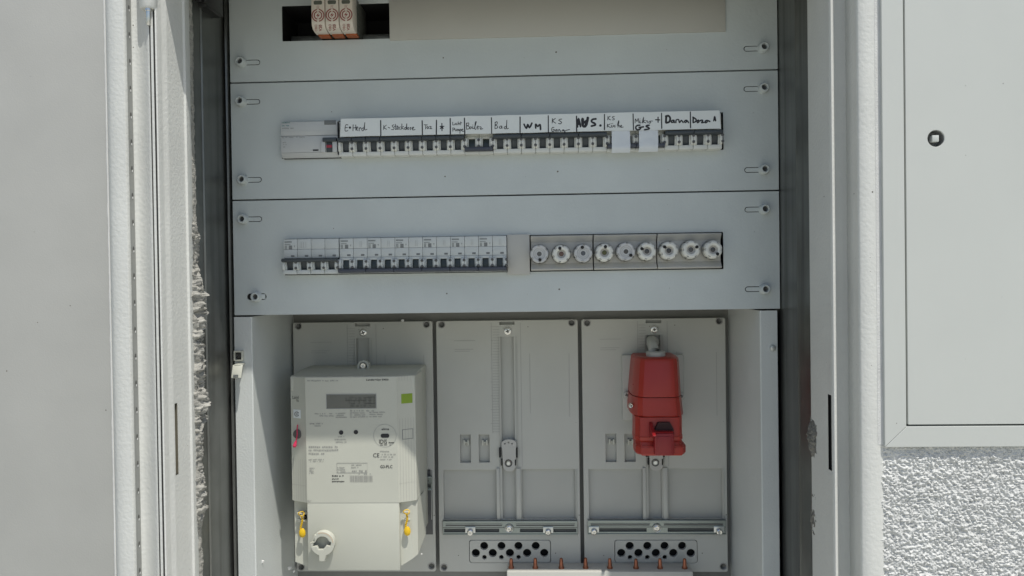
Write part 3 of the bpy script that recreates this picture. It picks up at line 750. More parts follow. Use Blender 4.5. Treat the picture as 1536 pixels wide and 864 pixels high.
H(A, MD*0.9, [(1212,155),(1214,238)], [(1192,190),(1236,188)], [(1212,192),(1196,215)], [(1214,192),(1226,212)])
H(A, TH*0.9, [(1338,140),(1338,172),(1355,170)], [(1365,152),(1363,172)], [(1385,152),(1374,158),(1376,170),(1388,168)], [(1400,135),(1398,172)], [(1398,158),(1412,152),(1412,170)], [(1430,135),(1428,172)], [(1418,150),(1442,148)],
  [(1338,205),(1338,245)], [(1338,208),(1358,210),(1355,225),(1340,228)], [(1365,220),(1368,240),(1380,238),(1382,220)], [(1390,242),(1392,222),(1400,225),(1402,240),(1410,222),(1415,242)], [(1422,220),(1420,270)], [(1422,222),(1435,225),(1430,242),(1420,240)], [(1442,235),(1455,228),(1450,218),(1442,228),(1446,245),(1465,245)])
H(Bq, TH, [(75,150),(75,222)], [(75,155),(100,150),(98,175),(78,182),(105,190),(105,215),(75,222)], [(125,192),(113,205),(120,218),(134,205),(125,192)], [(148,190),(146,215),(158,212)], [(147,174),(149,173)], [(165,212),(185,150),(186,132),(175,150),(172,218),(185,220)],
  [(195,208),(212,195),(205,185),(195,198),(200,220),(218,215)], [(222,195),(240,195),(243,205),(235,222),(262,215)])
for d in ([(362,90),(365,268)], [(692,82),(692,268)], [(1017,68),(1018,265)], [(1342,72),(1344,250)]): H(Bq, MD, d)
H(Bq, TH, [(405,140),(403,215)], [(403,148),(425,135),(428,160),(405,175),(430,185),(432,205),(405,215)], [(478,185),(460,188),(455,208),(475,210),(482,185),(485,212)], [(530,190),(512,195),(510,212),(530,210),(540,118)], [(540,118),(538,212),(560,210)])
H(Bq, TK, [(738,165),(765,213),(780,165),(800,205),(828,152)], [(872,208),(872,162),(895,190),(922,167),(928,225)])
H(Bq, TH*1.1, [(1065,100),(1062,150)], [(1098,98),(1068,125),(1102,152)], [(1172,105),(1150,108),(1138,120),(1160,132),(1170,145),(1155,160),(1135,155)],
  [(1082,200),(1062,205),(1055,230),(1065,248),(1085,240),(1085,225),(1070,228)], [(1115,225),(1100,232),(1102,245),(1115,240),(1118,225),(1122,245)], [(1135,245),(1138,225),(1150,230),(1155,245),(1168,242)], [(1195,228),(1180,232),(1185,245),(1200,235),(1215,262),(1200,265),(1215,240),(1262,225)])
H(Bq, TK*1.15, [(1352,195),(1358,125),(1368,105),(1388,190)], [(1354,165),(1383,160)])
H(Bq, XT*1.15, [(1412,105),(1415,178),(1440,188),(1460,150),(1472,92)], [(1418,150),(1462,125)])
H(D4, TK*1.15, [(1442,237),(1412,242),(1402,262),(1430,278),(1438,293),(1402,303)])
H(D5, XT*1.05, [(127,298)])
for d in ([(122,122),(122,290)], [(436,118),(440,290)], [(748,110),(750,275)], [(1064,95),(1066,268)]): H(Cq, MD, d)
H(Cq, TH, [(160,142),(158,182)], [(185,142),(162,162),(188,182)], [(230,145),(212,148),(210,158),(228,168),(228,180),(208,182)], [(155,228),(152,262)], [(185,225),(156,248),(190,265)], [(198,240),(200,260),(215,258),(218,240)], [(200,223),(201,222)], [(212,221),(213,220)],
  [(240,240),(228,248),(230,260),(242,258)], [(262,245),(278,190),(280,210),(270,262)], [(272,250),(285,242),(290,262)], [(298,258),(312,248),(305,240),(298,252),(305,265),(328,260)])
H(Cq, TH, [(458,215),(462,170),(478,200),(492,165),(500,215)], [(512,190),(510,215),(522,213)], [(512,172),(513,171)], [(535,215),(552,150),(545,215)], [(572,185),(548,200),(575,215)], [(582,195),(590,190),(592,215)], [(625,195),(610,200),(612,218),(630,212),(625,195),(650,195)])
H(Cq, MD, [(683,180),(728,182)], [(710,152),(710,208)])
H(Cq, TK*0.9, [(510,240),(478,245),(465,268),(480,290),(510,284),(520,266),(495,266),(550,258)], [(612,240),(585,245),(580,256),(605,266),(612,280),(562,290)])
H(Cq, TK*1.2, [(800,142),(796,208)], [(796,142),(825,138),(843,165),(833,203),(800,213)])
H(Cq, TK*0.8, [(880,185),(860,190),(858,210),(878,205),(885,185),(888,212)], [(905,212),(910,182),(935,180),(945,212),(965,188),(985,210)], [(1018,185),(1000,195),(1005,210),(1020,205),(1022,185),(1045,212)])
H(Cq, TK*0.85, [(1095,155),(1095,210)], [(1092,152),(1125,175),(1122,200),(1095,212)], [(1152,185),(1138,195),(1145,212),(1160,200),(1152,185)], [(1172,190),(1195,185),(1198,200),(1185,212),(1215,210)], [(1245,188),(1228,195),(1230,212),(1248,205),(1250,188),(1278,200)])
H(Cq, TK*0.8, [(1320,192),(1331,144),(1341,192)], [(1326,180),(1336,180)])
hw = MB()
for (ox, oy, s_), w_, pts in HW:
    hw.ribbon(smooth_path([XZ(ox+x/s_, oy+y/s_, TP) for x, y in pts], 4), w_, -TP-0.0001-random.random()*0.00006, 0.12)
ob('handwriting', hw, m_ink, ls)
# tapes stuck over two toggles
for (a, b_, c, d, lab) in ((917.5, 196.5, 945.5, 228, 'white tape stuck over the breaker toggles below KS Küche'), (958.5, 195, 987.5, 226.5, 'white tape stuck over the breaker toggles below Mikro GS')):
    x0, x1, z0, z1 = RECT(a, b_, c, d, 0.021)
    m_ = MB(); nn = 14; rows = []
    for i in range(nn+1):
        u = i/nn; row = []
        for kx in range(9):
            v = kx/8; z = z1+(z0-z1)*u
            y = -0.0212-0.0006*math.sin(v*math.pi)-0.0008*noise.noise((v*4, u*3, a)) + (0.005*max(0, u-0.82)/0.18)
            row.append(m_.bm.verts.new((x0+(x1-x0)*v+0.0003*noise.noise((u*5, v*2, a)), y, z)))
        rows.append(row)
    for p, q in zip(rows, rows[1:]):
        for kx in range(8): m_.bm.faces.new((p[kx], q[kx], q[kx+1], p[kx+1]))
    tp = ob('tape', m_, m_tape); tag(tp, lab, 'tape', 'white tapes over breaker toggles')

# ------------------------------------------------------------------ filler and fuse bases
x0, x1, z0, z1 = RECT(760.5, 352, 795, 411.5, 0.004)
f_ = MB(); f_.box(x0, x1, -0.006, 0.003, z0, z1, 0.0006)
tag(ob('filler_cover', f_, mat('filler_beige', (0.455, 0.45, 0.415), 0.4, bump=0.05, bscale=500)), 'square beige filler cover between the breakers and the fuses', 'filler cover')
caps = [(809, 381, -85, 2, (0.10, 0.10, 0.10)), (842, 381, 105, 1, (0.16, 0.09, 0.07)), (874.5, 380, 98, 2, (0.08, 0.09, 0.11)), (906.5, 379, 82, 1, (0.10, 0.10, 0.03)), (938.5, 377.5, -40, 2, (0.07, 0.07, 0.07)), (970, 377, 155, 1, (0.07, 0.07, 0.07)),
        (1003, 376, 142, 1, (0.06, 0.06, 0.06)), (1036, 374.5, 25, 1, (0.10, 0.10, 0.10)), (1069, 374.5, -50, 1, (0.08, 0.08, 0.08))]
fb = [(796, 889.5), (890.8, 985.3), (986.5, 1082.5)]
flab = ['left fuse base of three white screw caps beside the beige filler', 'middle fuse base holding three white screw caps', 'right fuse base of three white screw caps beside a black gap']
ztf, zbf = rowT[2]-0.0012, rowB[2]+0.0012
hm = ztf-zbf
for i in range(3):
    x0 = P(fb[i][0], 382-i*2, 0.006).x; x1 = P(fb[i][1], 380-i*2, 0.006).x
    f = thing('fuse_base', flab[i], 'fuse base', (x0, 0, zbf), 'three part fuse bases in the lower row')
    b = MB()
    b.prismx([(0.03, zbf), (-0.006, zbf), (-0.0075, zbf+0.0012), (-0.0075, zbf+0.0022), (-0.0015, zbf+hm*0.20), (-0.0015, zbf+hm*0.80), (-0.0068, zbf+hm*0.95), (-0.0075, ztf-0.0012), (-0.006, ztf), (0.03, ztf)], x0+0.0002, x1-0.0002, 0.0005)
    ob('body', b, m_fbase, f)
    for px, py, ang, kind, wc in caps[3*i:3*i+3]:
        c = P(px, py, 0.012); TCAP = 0.017
        r = 0.0115
        lob = lambda a, rr: 1.0 if rr < 0.0095 else (1-(0.10 if kind == 1 else 0.08)*max(0, math.cos(6*a+ang))**6)
        m_ = MB(); y1 = -TCAP
        if kind == 1:
            m_.lathe(c.x, c.z, [(0.0046, y1+0.006), (0.0050, y1+0.002), (0.0056, y1+0.0002), (0.0078, y1-0.0006), (0.0099, y1), (0.0110, y1+0.0014), (0.0114, y1+0.003), (0.0114, -0.008), (0.0117, -0.0015)], 72, lob)
        else:
            m_.lathe(c.x, c.z, [(0.0028, y1+0.003), (0.0030, y1+0.0012), (0.0068, y1+0.0010), (0.0074, y1+0.0002), (0.0084, y1), (0.0103, y1), (0.0112, y1+0.001), (0.0115, y1+0.003), (0.0115, -0.008), (0.0117, -0.0015)], 72, lob)
        cp_ = ob('fuse_cap', m_, m_cap if kind == 1 else m_cap2, f)
        rg = MB(); rg.lathe(c.x, c.z, [(0.0120, -0.0040), (0.0123, -0.0045), (0.0126, -0.004), (0.0126, -0.001)], 40)
        ob('collar', rg, m_fbase, cp_)
        wv = MB(); wv.lathe(c.x, c.z, [(0, y1+0.0042 if kind == 1 else y1+0.0013), (0.0030, y1+0.0044 if kind == 1 else y1+0.0014), (0.0047 if kind == 1 else 0.0029, y1+0.0052 if kind == 1 else y1+0.002)], 20)
        ob('sight_glass', wv, mat('sight_glass', wc, 0.15), cp_)
        if kind == 1:
            iv = MB(); iv.ring(c.x, c.z, 0.0030, 0.0048, y1+0.0035, 0, 360, 24); ob('inner_ring', iv, mat('cap_ring_grey', (0.40, 0.385, 0.36), 0.4), cp_)  # flat grey ring around the sight glass
        nv_ = MB()
        for q_ in range(6):
            am = math.radians(60*q_)-math.radians(ang)/6; am = -ang/6.0+math.pi/3*q_
            nv_.ring(c.x, c.z, 0.0092, 0.0103, y1-0.0004, math.degrees(am)-9, math.degrees(am)+9, 4)
        if kind == 2: nv_.ring(c.x, c.z, 0.0070, 0.0073, y1-0.0002); nv_.ring(c.x, c.z, 0.0048, 0.0051, y1+0.0006)
        ob('rim_notches', nv_, mat('cap_notch_grey', (0.33, 0.33, 0.315), 0.5), cp_)
        a = math.radians(ang); hx_, hz_ = c.x+0.0074*math.cos(a), c.z+0.0074*math.sin(a)
        hv = MB(); hv.lathe(hx_, hz_, [(0, y1-0.0008), (0.0020, y1-0.0008), (0.0020, y1+0.002)], 16)
        if kind == 1:
            ca, sa = math.cos(a), math.sin(a)
            p4 = [(c.x+rr*ca-ss*sa, c.z+rr*sa+ss*ca) for rr, ss in ((0.0050, -0.0013), (0.0075, -0.0013), (0.0075, 0.0013), (0.0050, 0.0013))]
            hv.sheet(p4, y1-0.0009)
        ob('test_hole', hv, m_dark, cp_)

# ------------------------------------------------------------------ meter boards
TB = -0.147
SH = (P(871, 480, TB).x-P(438, 484, TB).x)/2
bt = thing('meter_board', 'middle empty grey meter mounting board with vertical slot', 'meter board', (P(761, 850, TB).x, -TB, P(761, 858, TB).z), 'grey meter mounting boards')
bx0, bx1 = P(655.5, 660, TB).x, P(870, 660, TB).x
bx0 += 0.0012; bx1 -= 0.0012
bz0, bz1 = P(761, 857.5, TB).z, P(761, 480.5, TB).z
def rr(a, b, c, d): return RECT(a, b, c, d, TB)
def RL(a, b, c, d, r=0.0): q = rr(a, b, c, d); return rectloop(q[0], q[1], q[2], q[3], r)
k0 = (660-456)/1000
outer = rectloop(bx0, bx1, bz0, bz1, 0.003)
pockets = [(690, 652, 706.4, 694), (718, 652, 734.6, 693.7)]
holes = [RL(749, 482.6, 771.5, 486.8), RL(750, 505, 772.5, 690), RL(753, 690.0001, 774.5, 779)]
holes = [RL(749, 482.6, 771.5, 486.8), RL(750.5, 505, 774, 779), RL(665, 705, 747, 779.5), RL(782.5, 704, 863.5, 778.5), RL(703.5, 810, 826.5, 844.5, 0.004)] + [RL(*p) for p in pockets]
corners = [(662.5, 487), (857.5, 484.3), (666, 851), (864.5, 849.5)]
for px, py in corners: q = XZ(px, py, TB); holes.append(circ(q[0], q[1], 0.0042, 18))
b = MB(); b.poly([outer]+holes, -TB, -TB+0.006, 0.0005)
face = ob('face', b, m_board, bt)
b = MB()
q = rr(700, 807, 830, 848)
b.poly([rectloop(bx0+0.001, bx1-0.001, bz0+0.001, bz1-0.001), rectloop(*q)], -TB+0.0062, -TB+0.012)
ob('backing', b, mat('board_recess_plastic', (0.43, 0.433, 0.40), 0.5, bump=0.1, bscale=500, var=0.03), bt)
b = MB(); b.box(bx0+0.002, bx1-0.002, -TB+0.0122, -TB+0.0127, bz0+0.002, bz1-0.002); ob('rear_void', b, m_dark, bt)
for px, py in corners:
    q = XZ(px, py, TB); b = MB()
    b.lathe(q[0], q[1], [(0.0040, -TB+0.0005), (0.0043, -TB-0.0004), (0.0052, -TB-0.0008), (0.0056, -TB+0.0004)], 20); ch = ob('corner_ring', b, m_boardmark, bt)
    b = MB(); b.lathe(q[0], q[1], [(0, -TB+0.004), (0.003, -TB+0.0036), (0.0041, -TB+0.003)], 16); ob('corner_screw', b, m_darkscrew, ch)
# embossed ruler, ledges and faint frames
b = MB(); y = -TB-0.0003
for i in range(40):
    py = 490+i*4.15
    if py > 650: break
    x0, z = XZ(739 if i % 5 else 736, py, TB); x1 = P(749, py, TB).x
    b.box(x0, x1, y, y+0.0008, z-0.00025, z+0.00025)
def vline(px, p0, p1, wd=0.0003): x = P(px, (p0+p1)/2, TB).x; b.box(x-wd, x+wd, y, y+0.0008, P(px, p1, TB).z, P(px, p0, TB).z)
def hline(py, p0, p1, wd=0.0003): z = P((p0+p1)/2, py, TB).z; b.box(P(p0, py, TB).x, P(p1, py, TB).x, y+0.00005, y+0.00085, z-wd, z+wd)
vline(738, 484, 650); vline(782, 484, 700); vline(854, 530, 625); vline(795, 530, 620); hline(511, 681, 713); hline(524, 682, 710); hline(527, 682, 705)
ob('embossing', b, m_boardmark, bt)
b = MB()
for (p0, p1) in ((744.6, 750.2), (774.4, 781.8)):
    q = rr(p0, 702, p1, 779); b.box(q[0], q[1], -TB-0.003, -TB+0.005, q[2], q[3], 0.0003)
q = rr(747.6, 505, 750.2, 700); b.box(q[0], q[1], -TB-0.0016, -TB+0.005, q[2], q[3], 0.0006)
q = rr(774.2, 505, 776.6, 700); b.box(q[0], q[1], -TB-0.0016, -TB+0.005, q[2], q[3], 0.0006)
q = rr(863.6, 704, 865.6, 779); b.box(q[0], q[1], -TB-0.0016, -TB+0.005, q[2], q[3], 0.0006)
ob('slot_rib', b, m_board, bt)
for p in pockets:
    b = MB()
    for dx in (6, 12):
        q = rr(p[0]+dx-1.2, 660, p[0]+dx+1.6, 668); b.box(q[0], q[1], -TB-0.0002, -TB+0.006, q[2], q[3], 0.0006)
    q = rr(p[0]+5, 663, p[0]+13, 665.5); b.box(q[0], q[1], -TB+0.002, -TB+0.006, q[2], q[3], 0.0004)
    ob('pocket_clip', b, m_meter, bt)
def pan_screw(cx, cz, y, r, parent, name='screw', m=None):
    b = MB(); b.lathe(cx, cz, [(0, y-0.001), (r*0.18, y-0.0012), (r*0.3, y-0.0024), (r*0.62, y-0.0026), (r*0.9, y-0.0018), (r, y-0.0006), (r, y+0.002)], 20); so_ = ob(name, b, m or m_screw, parent)
    b = MB()
    for a in (0.3, 0.3+math.pi/2):
        ca, sa = math.cos(a)*r*0.5, math.sin(a)*r*0.5; na, nb = -sa*0.28, ca*0.28
        b.sheet([(cx-ca+na, cz-sa+nb), (cx-ca-na, cz-sa-nb), (cx+ca-na, cz+sa-nb), (cx+ca+na, cz+sa+nb)], y-0.0027-a*0.00002)
    if parent.parent is None: ob('cross_slot', b, m_darkscrew, so_)
    else: b.bm.free()
    return so_
c = P(761.5, 496.6, TB); pan_screw(c.x, c.z, c.y-0.0005, 0.0058, bt)
# sliding bracket
b = MB(); q = rr(752.5, 658, 775.5, 706)
top = [(q[0]+(q[1]-q[0])*(0.5-0.5*math.cos(math.pi*i/12)), q[3]-0.006+0.006*math.sin(math.pi*i/12)) for i in range(13)]
bot = [(q[1]-(q[1]-q[0])*(0.5-0.42*math.cos(math.pi*i/12)), q[2]+0.008-0.008*math.sin(math.pi*i/12)) for i in range(13)]
hs = [circ(*XZ(px, py, TB), 0.0011, 10) for px, py in ((757.6, 664.5), (763, 662.7), (768.2, 664.4))]
b.poly([top[::-1][::-1]+bot]+hs, -TB-0.0052, -TB-0.003, 0.0004)
brk = ob('sliding_bracket', b, mat('bracket_plastic', (0.45, 0.445, 0.42), 0.45), bt)
b = MB()
for a, c_, d, e in ((748.8, 671, 751.6, 685), (773.9, 671, 776.7, 685), (752, 688, 754, 697), (772.3, 688, 774.2, 697)):
    q = rr(a, c_, d, e); b.box(q[0], q[1], -TB-0.0054, -TB, q[2], q[3])
ob('bracket_slots', b, m_dark, brk)
c = P(763, 693.6, TB); b = MB(); b.lathe(c.x, c.z, [(0.0035, c.y-0.0054), (0.0055, c.y-0.0057), (0.0058, c.y-0.005)], 18); ob('washer', b, m_darkscrew, brk)
b = MB(); b.lathe(c.x, c.z, [(0, c.y-0.0066), (0.0026, c.y-0.0066), (0.0038, c.y-0.0054)], 16); ob('screw', b, m_zinc, brk)
# cable entry plate
q = rr(704.2, 810.6, 825.8, 844); lp = [rectloop(q[0], q[1], q[2], q[3], 0.004)]
for x in (365, 475, 583, 693): lp.append(circ(*XZ(640+x/4.235, 660+673/4.235, TB), 0.0059, 28))
for x in (312, 420, 529, 638, 747): lp.append(circ(*XZ(640+x/4.235, 660+718/4.235, TB), 0.0060, 28))
for x in (367, 475, 584): lp.append(circ(*XZ(640+x/4.235, 660+745/4.235, TB), 0.0033, 20))
b = MB(); b.poly(lp, -TB-0.0002, -TB+0.006, 0.0005); ob('cable_entry_plate', b, m_board, bt)
boards = [bt, dup(bt, bt.location-Vector((SH, 0, 0)), 'left grey mounting board behind the electricity meter'), dup(bt, bt.location+Vector((SH, 0, 0)), 'right grey mounting board behind the red socket')]
# steel rails on the boards
def rail(parent, dx, y0, y1, bolts, xa=664, xb=866.5, ctr=764):
    xo = dx*SH
    q = RECT(xa, y0, xb, y1, TB+0.004); q = (q[0]+xo, q[1]+xo, q[2], q[3]); h = q[3]-q[2]; T = -TB-0.004
    cx = P(ctr, (y0+y1)/2, TB).x+xo
    lp = [rectloop(*q, 0.0015)]
    lp.append(rectloop(q[0]+0.002, cx-0.015, q[2]+h*0.16, q[2]+h*0.40)); lp.append(rectloop(cx+0.016, q[1]-0.002, q[2]+h*0.16, q[2]+h*0.40))
    b = MB(); b.poly(lp, T, T+0.002, 0.0005)
    b.box(q[0], q[1], T-0.004, T+0.002, q[3]-0.0012, q[3], 0.0004); b.box(q[0], q[1], T-0.0015, T+0.002, q[2]-0.0004, q[2]+0.0008, 0.0003)
    for u, v in ((q[0]+0.004, cx-0.010), (cx+0.010, q[1]-0.004)):
        zc = q[2]+h*0.66
        b.tube([(u, T, zc+0.0012), (v, T, zc+0.0012)], 0.0008, 6); b.tube([(u, T, zc-0.0016), (v, T, zc-0.0016)], 0.0006, 6)
    r_ = ob('rail', b, m_railz, parent)
    b = MB()
    for u, v in ((q[0]+0.0045, cx-0.0105), (cx+0.0105, q[1]-0.0045)): b.box(u, v, T-0.0003, T+0.001, q[2]+h*0.66-0.0009, q[2]+h*0.66+0.0006)
    b.box(q[0], q[1], T-0.0004, T+0.001, q[2]+h*0.47, q[2]+h*0.50)
    ob('rail_groove', b, m_rivet, r_)
    b = MB(); b.box(q[0]+0.001, q[1]-0.001, T+0.0022, T+0.004, q[2]+0.001, q[3]-0.001); ob('rail_shadow_gap', b, mat('rail_shadow_grey', (0.07, 0.075, 0.072), 0.6), r_)  # dark sheet behind the rail: its shadow outline put into the colour
    b = MB(); zc = P(ctr, (y0+y1)/2, TB).z
    b.lathe(cx, zc, [(0.0052, T-0.001), (0.0062, T-0.0016), (0.0068, T-0.0006), (0.0070, T+0.001)], 24); ob('boss', b, m_zinc, r_)
    pan_screw(cx, zc, T-0.0012, 0.0048, r_)
    for px in bolts:
        bx = P(px, y1-5, TB+0.004).x; bz = P(px, y1-4.6, TB+.004).z
        b = MB(); b.box(bx-0.0075, bx+0.0075, T-0.0015, T+0.002, bz-0.002, bz+0.007, 0.0006); ob('clamp', b, m_zinc, r_)
        pan_screw(bx, bz, T-0.0042, 0.0046, r_, 'clamp_screw')
rail(boards[0], 0, 780.5, 801.5, (705.6, 822.3))
rail(boards[2], 1, 779.8, 801, (891, 1078.3), 663, 867.5, 765.5)
rail(boards[1], -1, 714, 734, (), 664, 866.5, 764)
b = MB(); q = RECT(600, 705.5, 649.5, 801.5, TB); b.box(q[0], q[1], -TB-0.0005, -TB+0.004, q[2], q[3]); ob('recess_shade', b, mat('recess_dark_grey', (0.10, 0.10, 0.10), 0.6), boards[1])  # dark sheet: shade of the deep open recess put into the colour

# ------------------------------------------------------------------ electricity meter
TM = -0.0376
mt = thing('electricity_meter', 'cream electricity meter with grey display on the left board', 'electricity meter', (P(530, 850, TM).x, 0.14, P(530, 856, TM).z))
def mr(a, b, c, d, t=TM): return RECT(a, b, c, d, t)
zt_ = P(530, 565, TM).z; zseam = P(530, 727, TM).z; zbt = P(530, 856, TM).z
xf0, xf1 = P(459, 700, TM).x, P(598, 700, TM).x          # front label plate
xo0, xo1 = P(436.5, 660, TM-.013).x, P(624.5, 660, TM-.011).x    # outer edges of the side strips
yf, ys = -TM, -TM+0.0125
zstrip = P(450, 751, TM-.01).z
YB = 0.098
b = MB()
def loft(sections, closed=True):
    """sections: list of (z, [(x,y)...])"""
    rows = [[b.bm.verts.new((x, y, z)) for x, y in pts] for z, pts in sections]
    for r0, r1 in zip(rows, rows[1:]):
        n = len(r0)
        for i in range(n-1): b.bm.faces.new((r0[i], r0[i+1], r1[i+1], r1[i]))
    b.bm.faces.new(rows[0][::-1]); b.bm.faces.new(rows[-1]); return rows
xi = 0.0004
def sect(d=0.0, top=0.0): return [(xo0+0.001+top, YB), (xo0+d, ys+0.004+top), (xo0+d+0.0008, ys+top), (xf0, yf+0.0008+top), (xf0+0.0008, yf+top), (xf1-0.0008, yf+top), (xf1, yf+0.0008+top), (xo1-d-0.0008, ys-0.001+top), (xo1-d, ys+0.003+top), (xo1+0.001-top, YB)]
loft([(zstrip, sect()), (zt_-0.001, sect()), (zt_, sect(0.0006, 0.0012))])
hood = ob('housing', b, m_meter, mt, angle=25)
# sloping shoulder above the housing, base plate behind
b = MB(); b.prismx([(yf+0.010, zt_-0.001), (YB, zt_+0.004), (0.142, zt_+0.004), (0.142, zt_-0.02), (yf+0.010, zt_-0.02)], xo0+0.0015, xo1-0.0015, 0.0012)
b.box(xo0+0.004, xo1-0.0002, YB-0.004, 0.142, zbt+0.03, zt_+0.0035, 0.001)
ob('base', b, m_meter, mt)
# terminal cover: front panel plus lower wings
b = MB()
b.box(xf0+0.0004, xf1-0.0004, yf+0.0003, YB, zbt, zstrip+0.0003, 0.0012)
b.box(xf0+0.0006, xf1-0.0006, yf+0.0006, YB, zstrip, zseam-0.0004, 0.0006)
yw_ = yf+0.0175
zl1 = P(441, 838, TM-.03).z; zl2 = P(461, 848, TM-.03).z
b.poly([[(xo0+0.0012, zl1), (xf0+0.003, zl2), (xf0+0.003, zstrip), (xo0+0.0012, zstrip)]], yw_, YB, 0.0008)
zr1 = P(632, 824, TM-.045).z
rows = [[(xf1-0.003, yf+0.010), (xo1-0.0075, yw_-0.006), (xo1-0.001, yw_), (xo1+0.0035, YB)]]
for za, zb in ((zbt+0.002, zstrip),):
    lo_ = [zbt+0.001, zbt+0.012, zbt+0.016, zbt+0.030]
    v0 = [b.bm.verts.new((x, y, z)) for (x, y), z in zip(rows[0], lo_)]; v1 = [b.bm.verts.new((x, y, zstrip)) for x, y in rows[0]]
    for i in range(3): b.bm.faces.new((v0[i], v0[i+1], v1[i+1], v1[i]))
    e = b.bm.verts.new((xf1-0.003, YB, zbt+0.003)); b.bm.faces.new((v0[3], v0[2], v0[1], v0[0], e))
tcov = ob('terminal_cover', b, m_meter, mt, angle=30)
# grooves on the side strips
b = MB()
def on_right(u, off=0.0003):   # point across the right strip, u 0..1
    x = xf1+(xo1-0.0008-xf1)*u; y = yf+0.0008+(ys-0.001-yf-0.0008)*u; return x+off*0.35, y-off*0.94
def on_left(u, off=0.0003):
    x = xf0+(xo0+0.0008-xf0)*u; y = yf+0.0008+(ys-yf-0.0008)*u; return x-off*0.4, y-off*0.92
def stripe(fn, u0, u1, z0, z1, off=0.0002):
    a, c = fn(u0, off), fn(u1, off)
    b.bm.faces.new([b.bm.verts.new((a[0], a[1], z0)), b.bm.verts.new((c[0], c[1], z0)), b.bm.verts.new((c[0], c[1], z1)), b.bm.verts.new((a[0], a[1], z1))])
zg0 = P(610, 748, TM).z+0.002; zg1 = P(610, 628, TM).z
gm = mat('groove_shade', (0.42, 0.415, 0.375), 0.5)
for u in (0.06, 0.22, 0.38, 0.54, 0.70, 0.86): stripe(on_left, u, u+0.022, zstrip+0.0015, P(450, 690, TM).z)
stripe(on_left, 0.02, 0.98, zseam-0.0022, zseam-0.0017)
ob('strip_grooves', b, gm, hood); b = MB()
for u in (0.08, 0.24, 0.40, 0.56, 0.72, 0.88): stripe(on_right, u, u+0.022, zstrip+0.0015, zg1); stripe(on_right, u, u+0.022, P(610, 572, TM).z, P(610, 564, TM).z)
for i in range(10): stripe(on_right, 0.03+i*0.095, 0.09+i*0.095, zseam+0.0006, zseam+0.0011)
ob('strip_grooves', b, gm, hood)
b = MB(); stripe(on_right, 0.20, 0.84, P(609, 606, TM).z, P(609, 591.5, TM).z); ob('green_label', b, m_green, hood)
b = MB()
za, zb = P(610, 660, TM).z, P(610, 645, TM).z
for u0, u1, z0, z1 in ((0.22, 0.25, za, zb), (0.82, 0.85, za, zb), (0.22, 0.85, za, za+0.0005), (0.22, 0.85, zb-0.0005, zb)): stripe(on_right, u0, u1, z0, z1, 0.0003)
ob('outlined_square', b, m_print, hood)
# display
x0, x1, z0, z1 = mr(490, 592, 564, 612)
b = MB(); b.poly([rectloop(x0-0.0008, x1+0.0008, z0-0.0008, z1+0.0008), rectloop(x0, x1, z0, z1)], yf-0.0006, yf+0.002, 0.0002); disp = ob('display_frame', b, m_print2, mt)
b = MB(); b.box(x0, x1, yf-0.0002, yf+0.001, z0, z1); scr = ob('display', b, m_lcd, mt)
b = MB()
SEG = {'4': 'fgbc', '5': 'afgcd', '0': 'abcdef', '1': 'bc'}
xx = P(519, 600, TM).x; hh = 0.0085; ww = 0.0044; zb = P(530, 605.5, TM).z
for chh in '454400':
    for s_ in SEG[chh]:
        x_, X_, m_, t_ = xx, xx+ww, zb+hh/2, zb+hh
        seg = {'a': ((x_, t_), (X_, t_)), 'd': ((x_, zb), (X_, zb)), 'g': ((x_, m_), (X_, m_)), 'f': ((x_, m_), (x_, t_)), 'e': ((x_, zb), (x_, m_)), 'b': ((X_, m_), (X_, t_)), 'c': ((X_, zb), (X_, m_))}[s_]
        b.ribbon(seg, 0.0009, yf-0.0005)
    xx += 0.0067
b.micro(519, 607, 560, 611, 1, TM+0.0005, 0.4); b.micro(494, 594, 503, 597, 1, TM+.0005, 0.5)
ob('digits', b, m_lcdink, scr)
# small prints
TQ = TM+0.0004
b = MB(); b.text('Landis+Gyr E450', 566, 570, 34, 3.6, TQ, 0, 0.02); b.text('Landis', 445, 596, 13, 4.6, TM-.006, 0, 0.0)
b.text('Gyr+', 448.5, 601, 9, 4.4, TM-.006, 0, 0.0)
b.text('G3-PLC', 579.5, 700, 18.5, 4.6, TQ, 0, 0.01); b.text('CE', 564.3, 683, 9.5, 6.2, TQ, 0, 0.0)
b.text('IDIS', 574.6, 662.5, 12, 6.6, TQ, 0, 0.005); b.text('elma', 578, 643.6, 11.5, 3.4, TQ, 0, 0.01); b.micro(583, 662.5, 591, 666, 1, TQ); b.micro(570.5, 666, 586.5, 668.8, 1, TQ)
q = mr(571, 650.6, 584, 656.6, TQ); b.sheet(rectloop(q[0], q[1], q[2], q[3], 0.0026), -TQ)
for px, py in ((511.7, 648.8), (533.8, 648.2)): b.sheet(circ(*XZ(px, py, TQ), 0.0030, 18), -TQ)
b.micro(498, 712, 514, 716, 1, TQ, .9); b.micro(498, 717, 507, 720, 1, TQ, .9); b.micro(498, 720.5, 518.5, 724, 1, TQ, 0.95)
ob('black_print', b, m_ink, mt); mgp = mat('meter_grey_print', (0.29, 0.29, 0.27), 0.5)
b = MB()
b.micro(461, 569.5, 507, 573, 1, TQ, 0.8); b.micro(472, 619, 499, 625.5, 2, TQ); b.micro(503.5, 618.5, 520, 627.5, 3, TQ); b.micro(525, 614.5, 562, 618, 1, TQ, 0.5)
b.micro(525, 618, 551, 627, 3, TQ); b.micro(554, 617, 580, 626.5, 3, TQ); b.micro(462, 633.5, 483, 637.5, 1, TQ); b.micro(472, 637.5, 481, 640.5, 1, TQ); b.micro(507, 653.5, 517, 656.5, 1, TQ); b.micro(502, 657.5, 522, 665, 2, TQ)
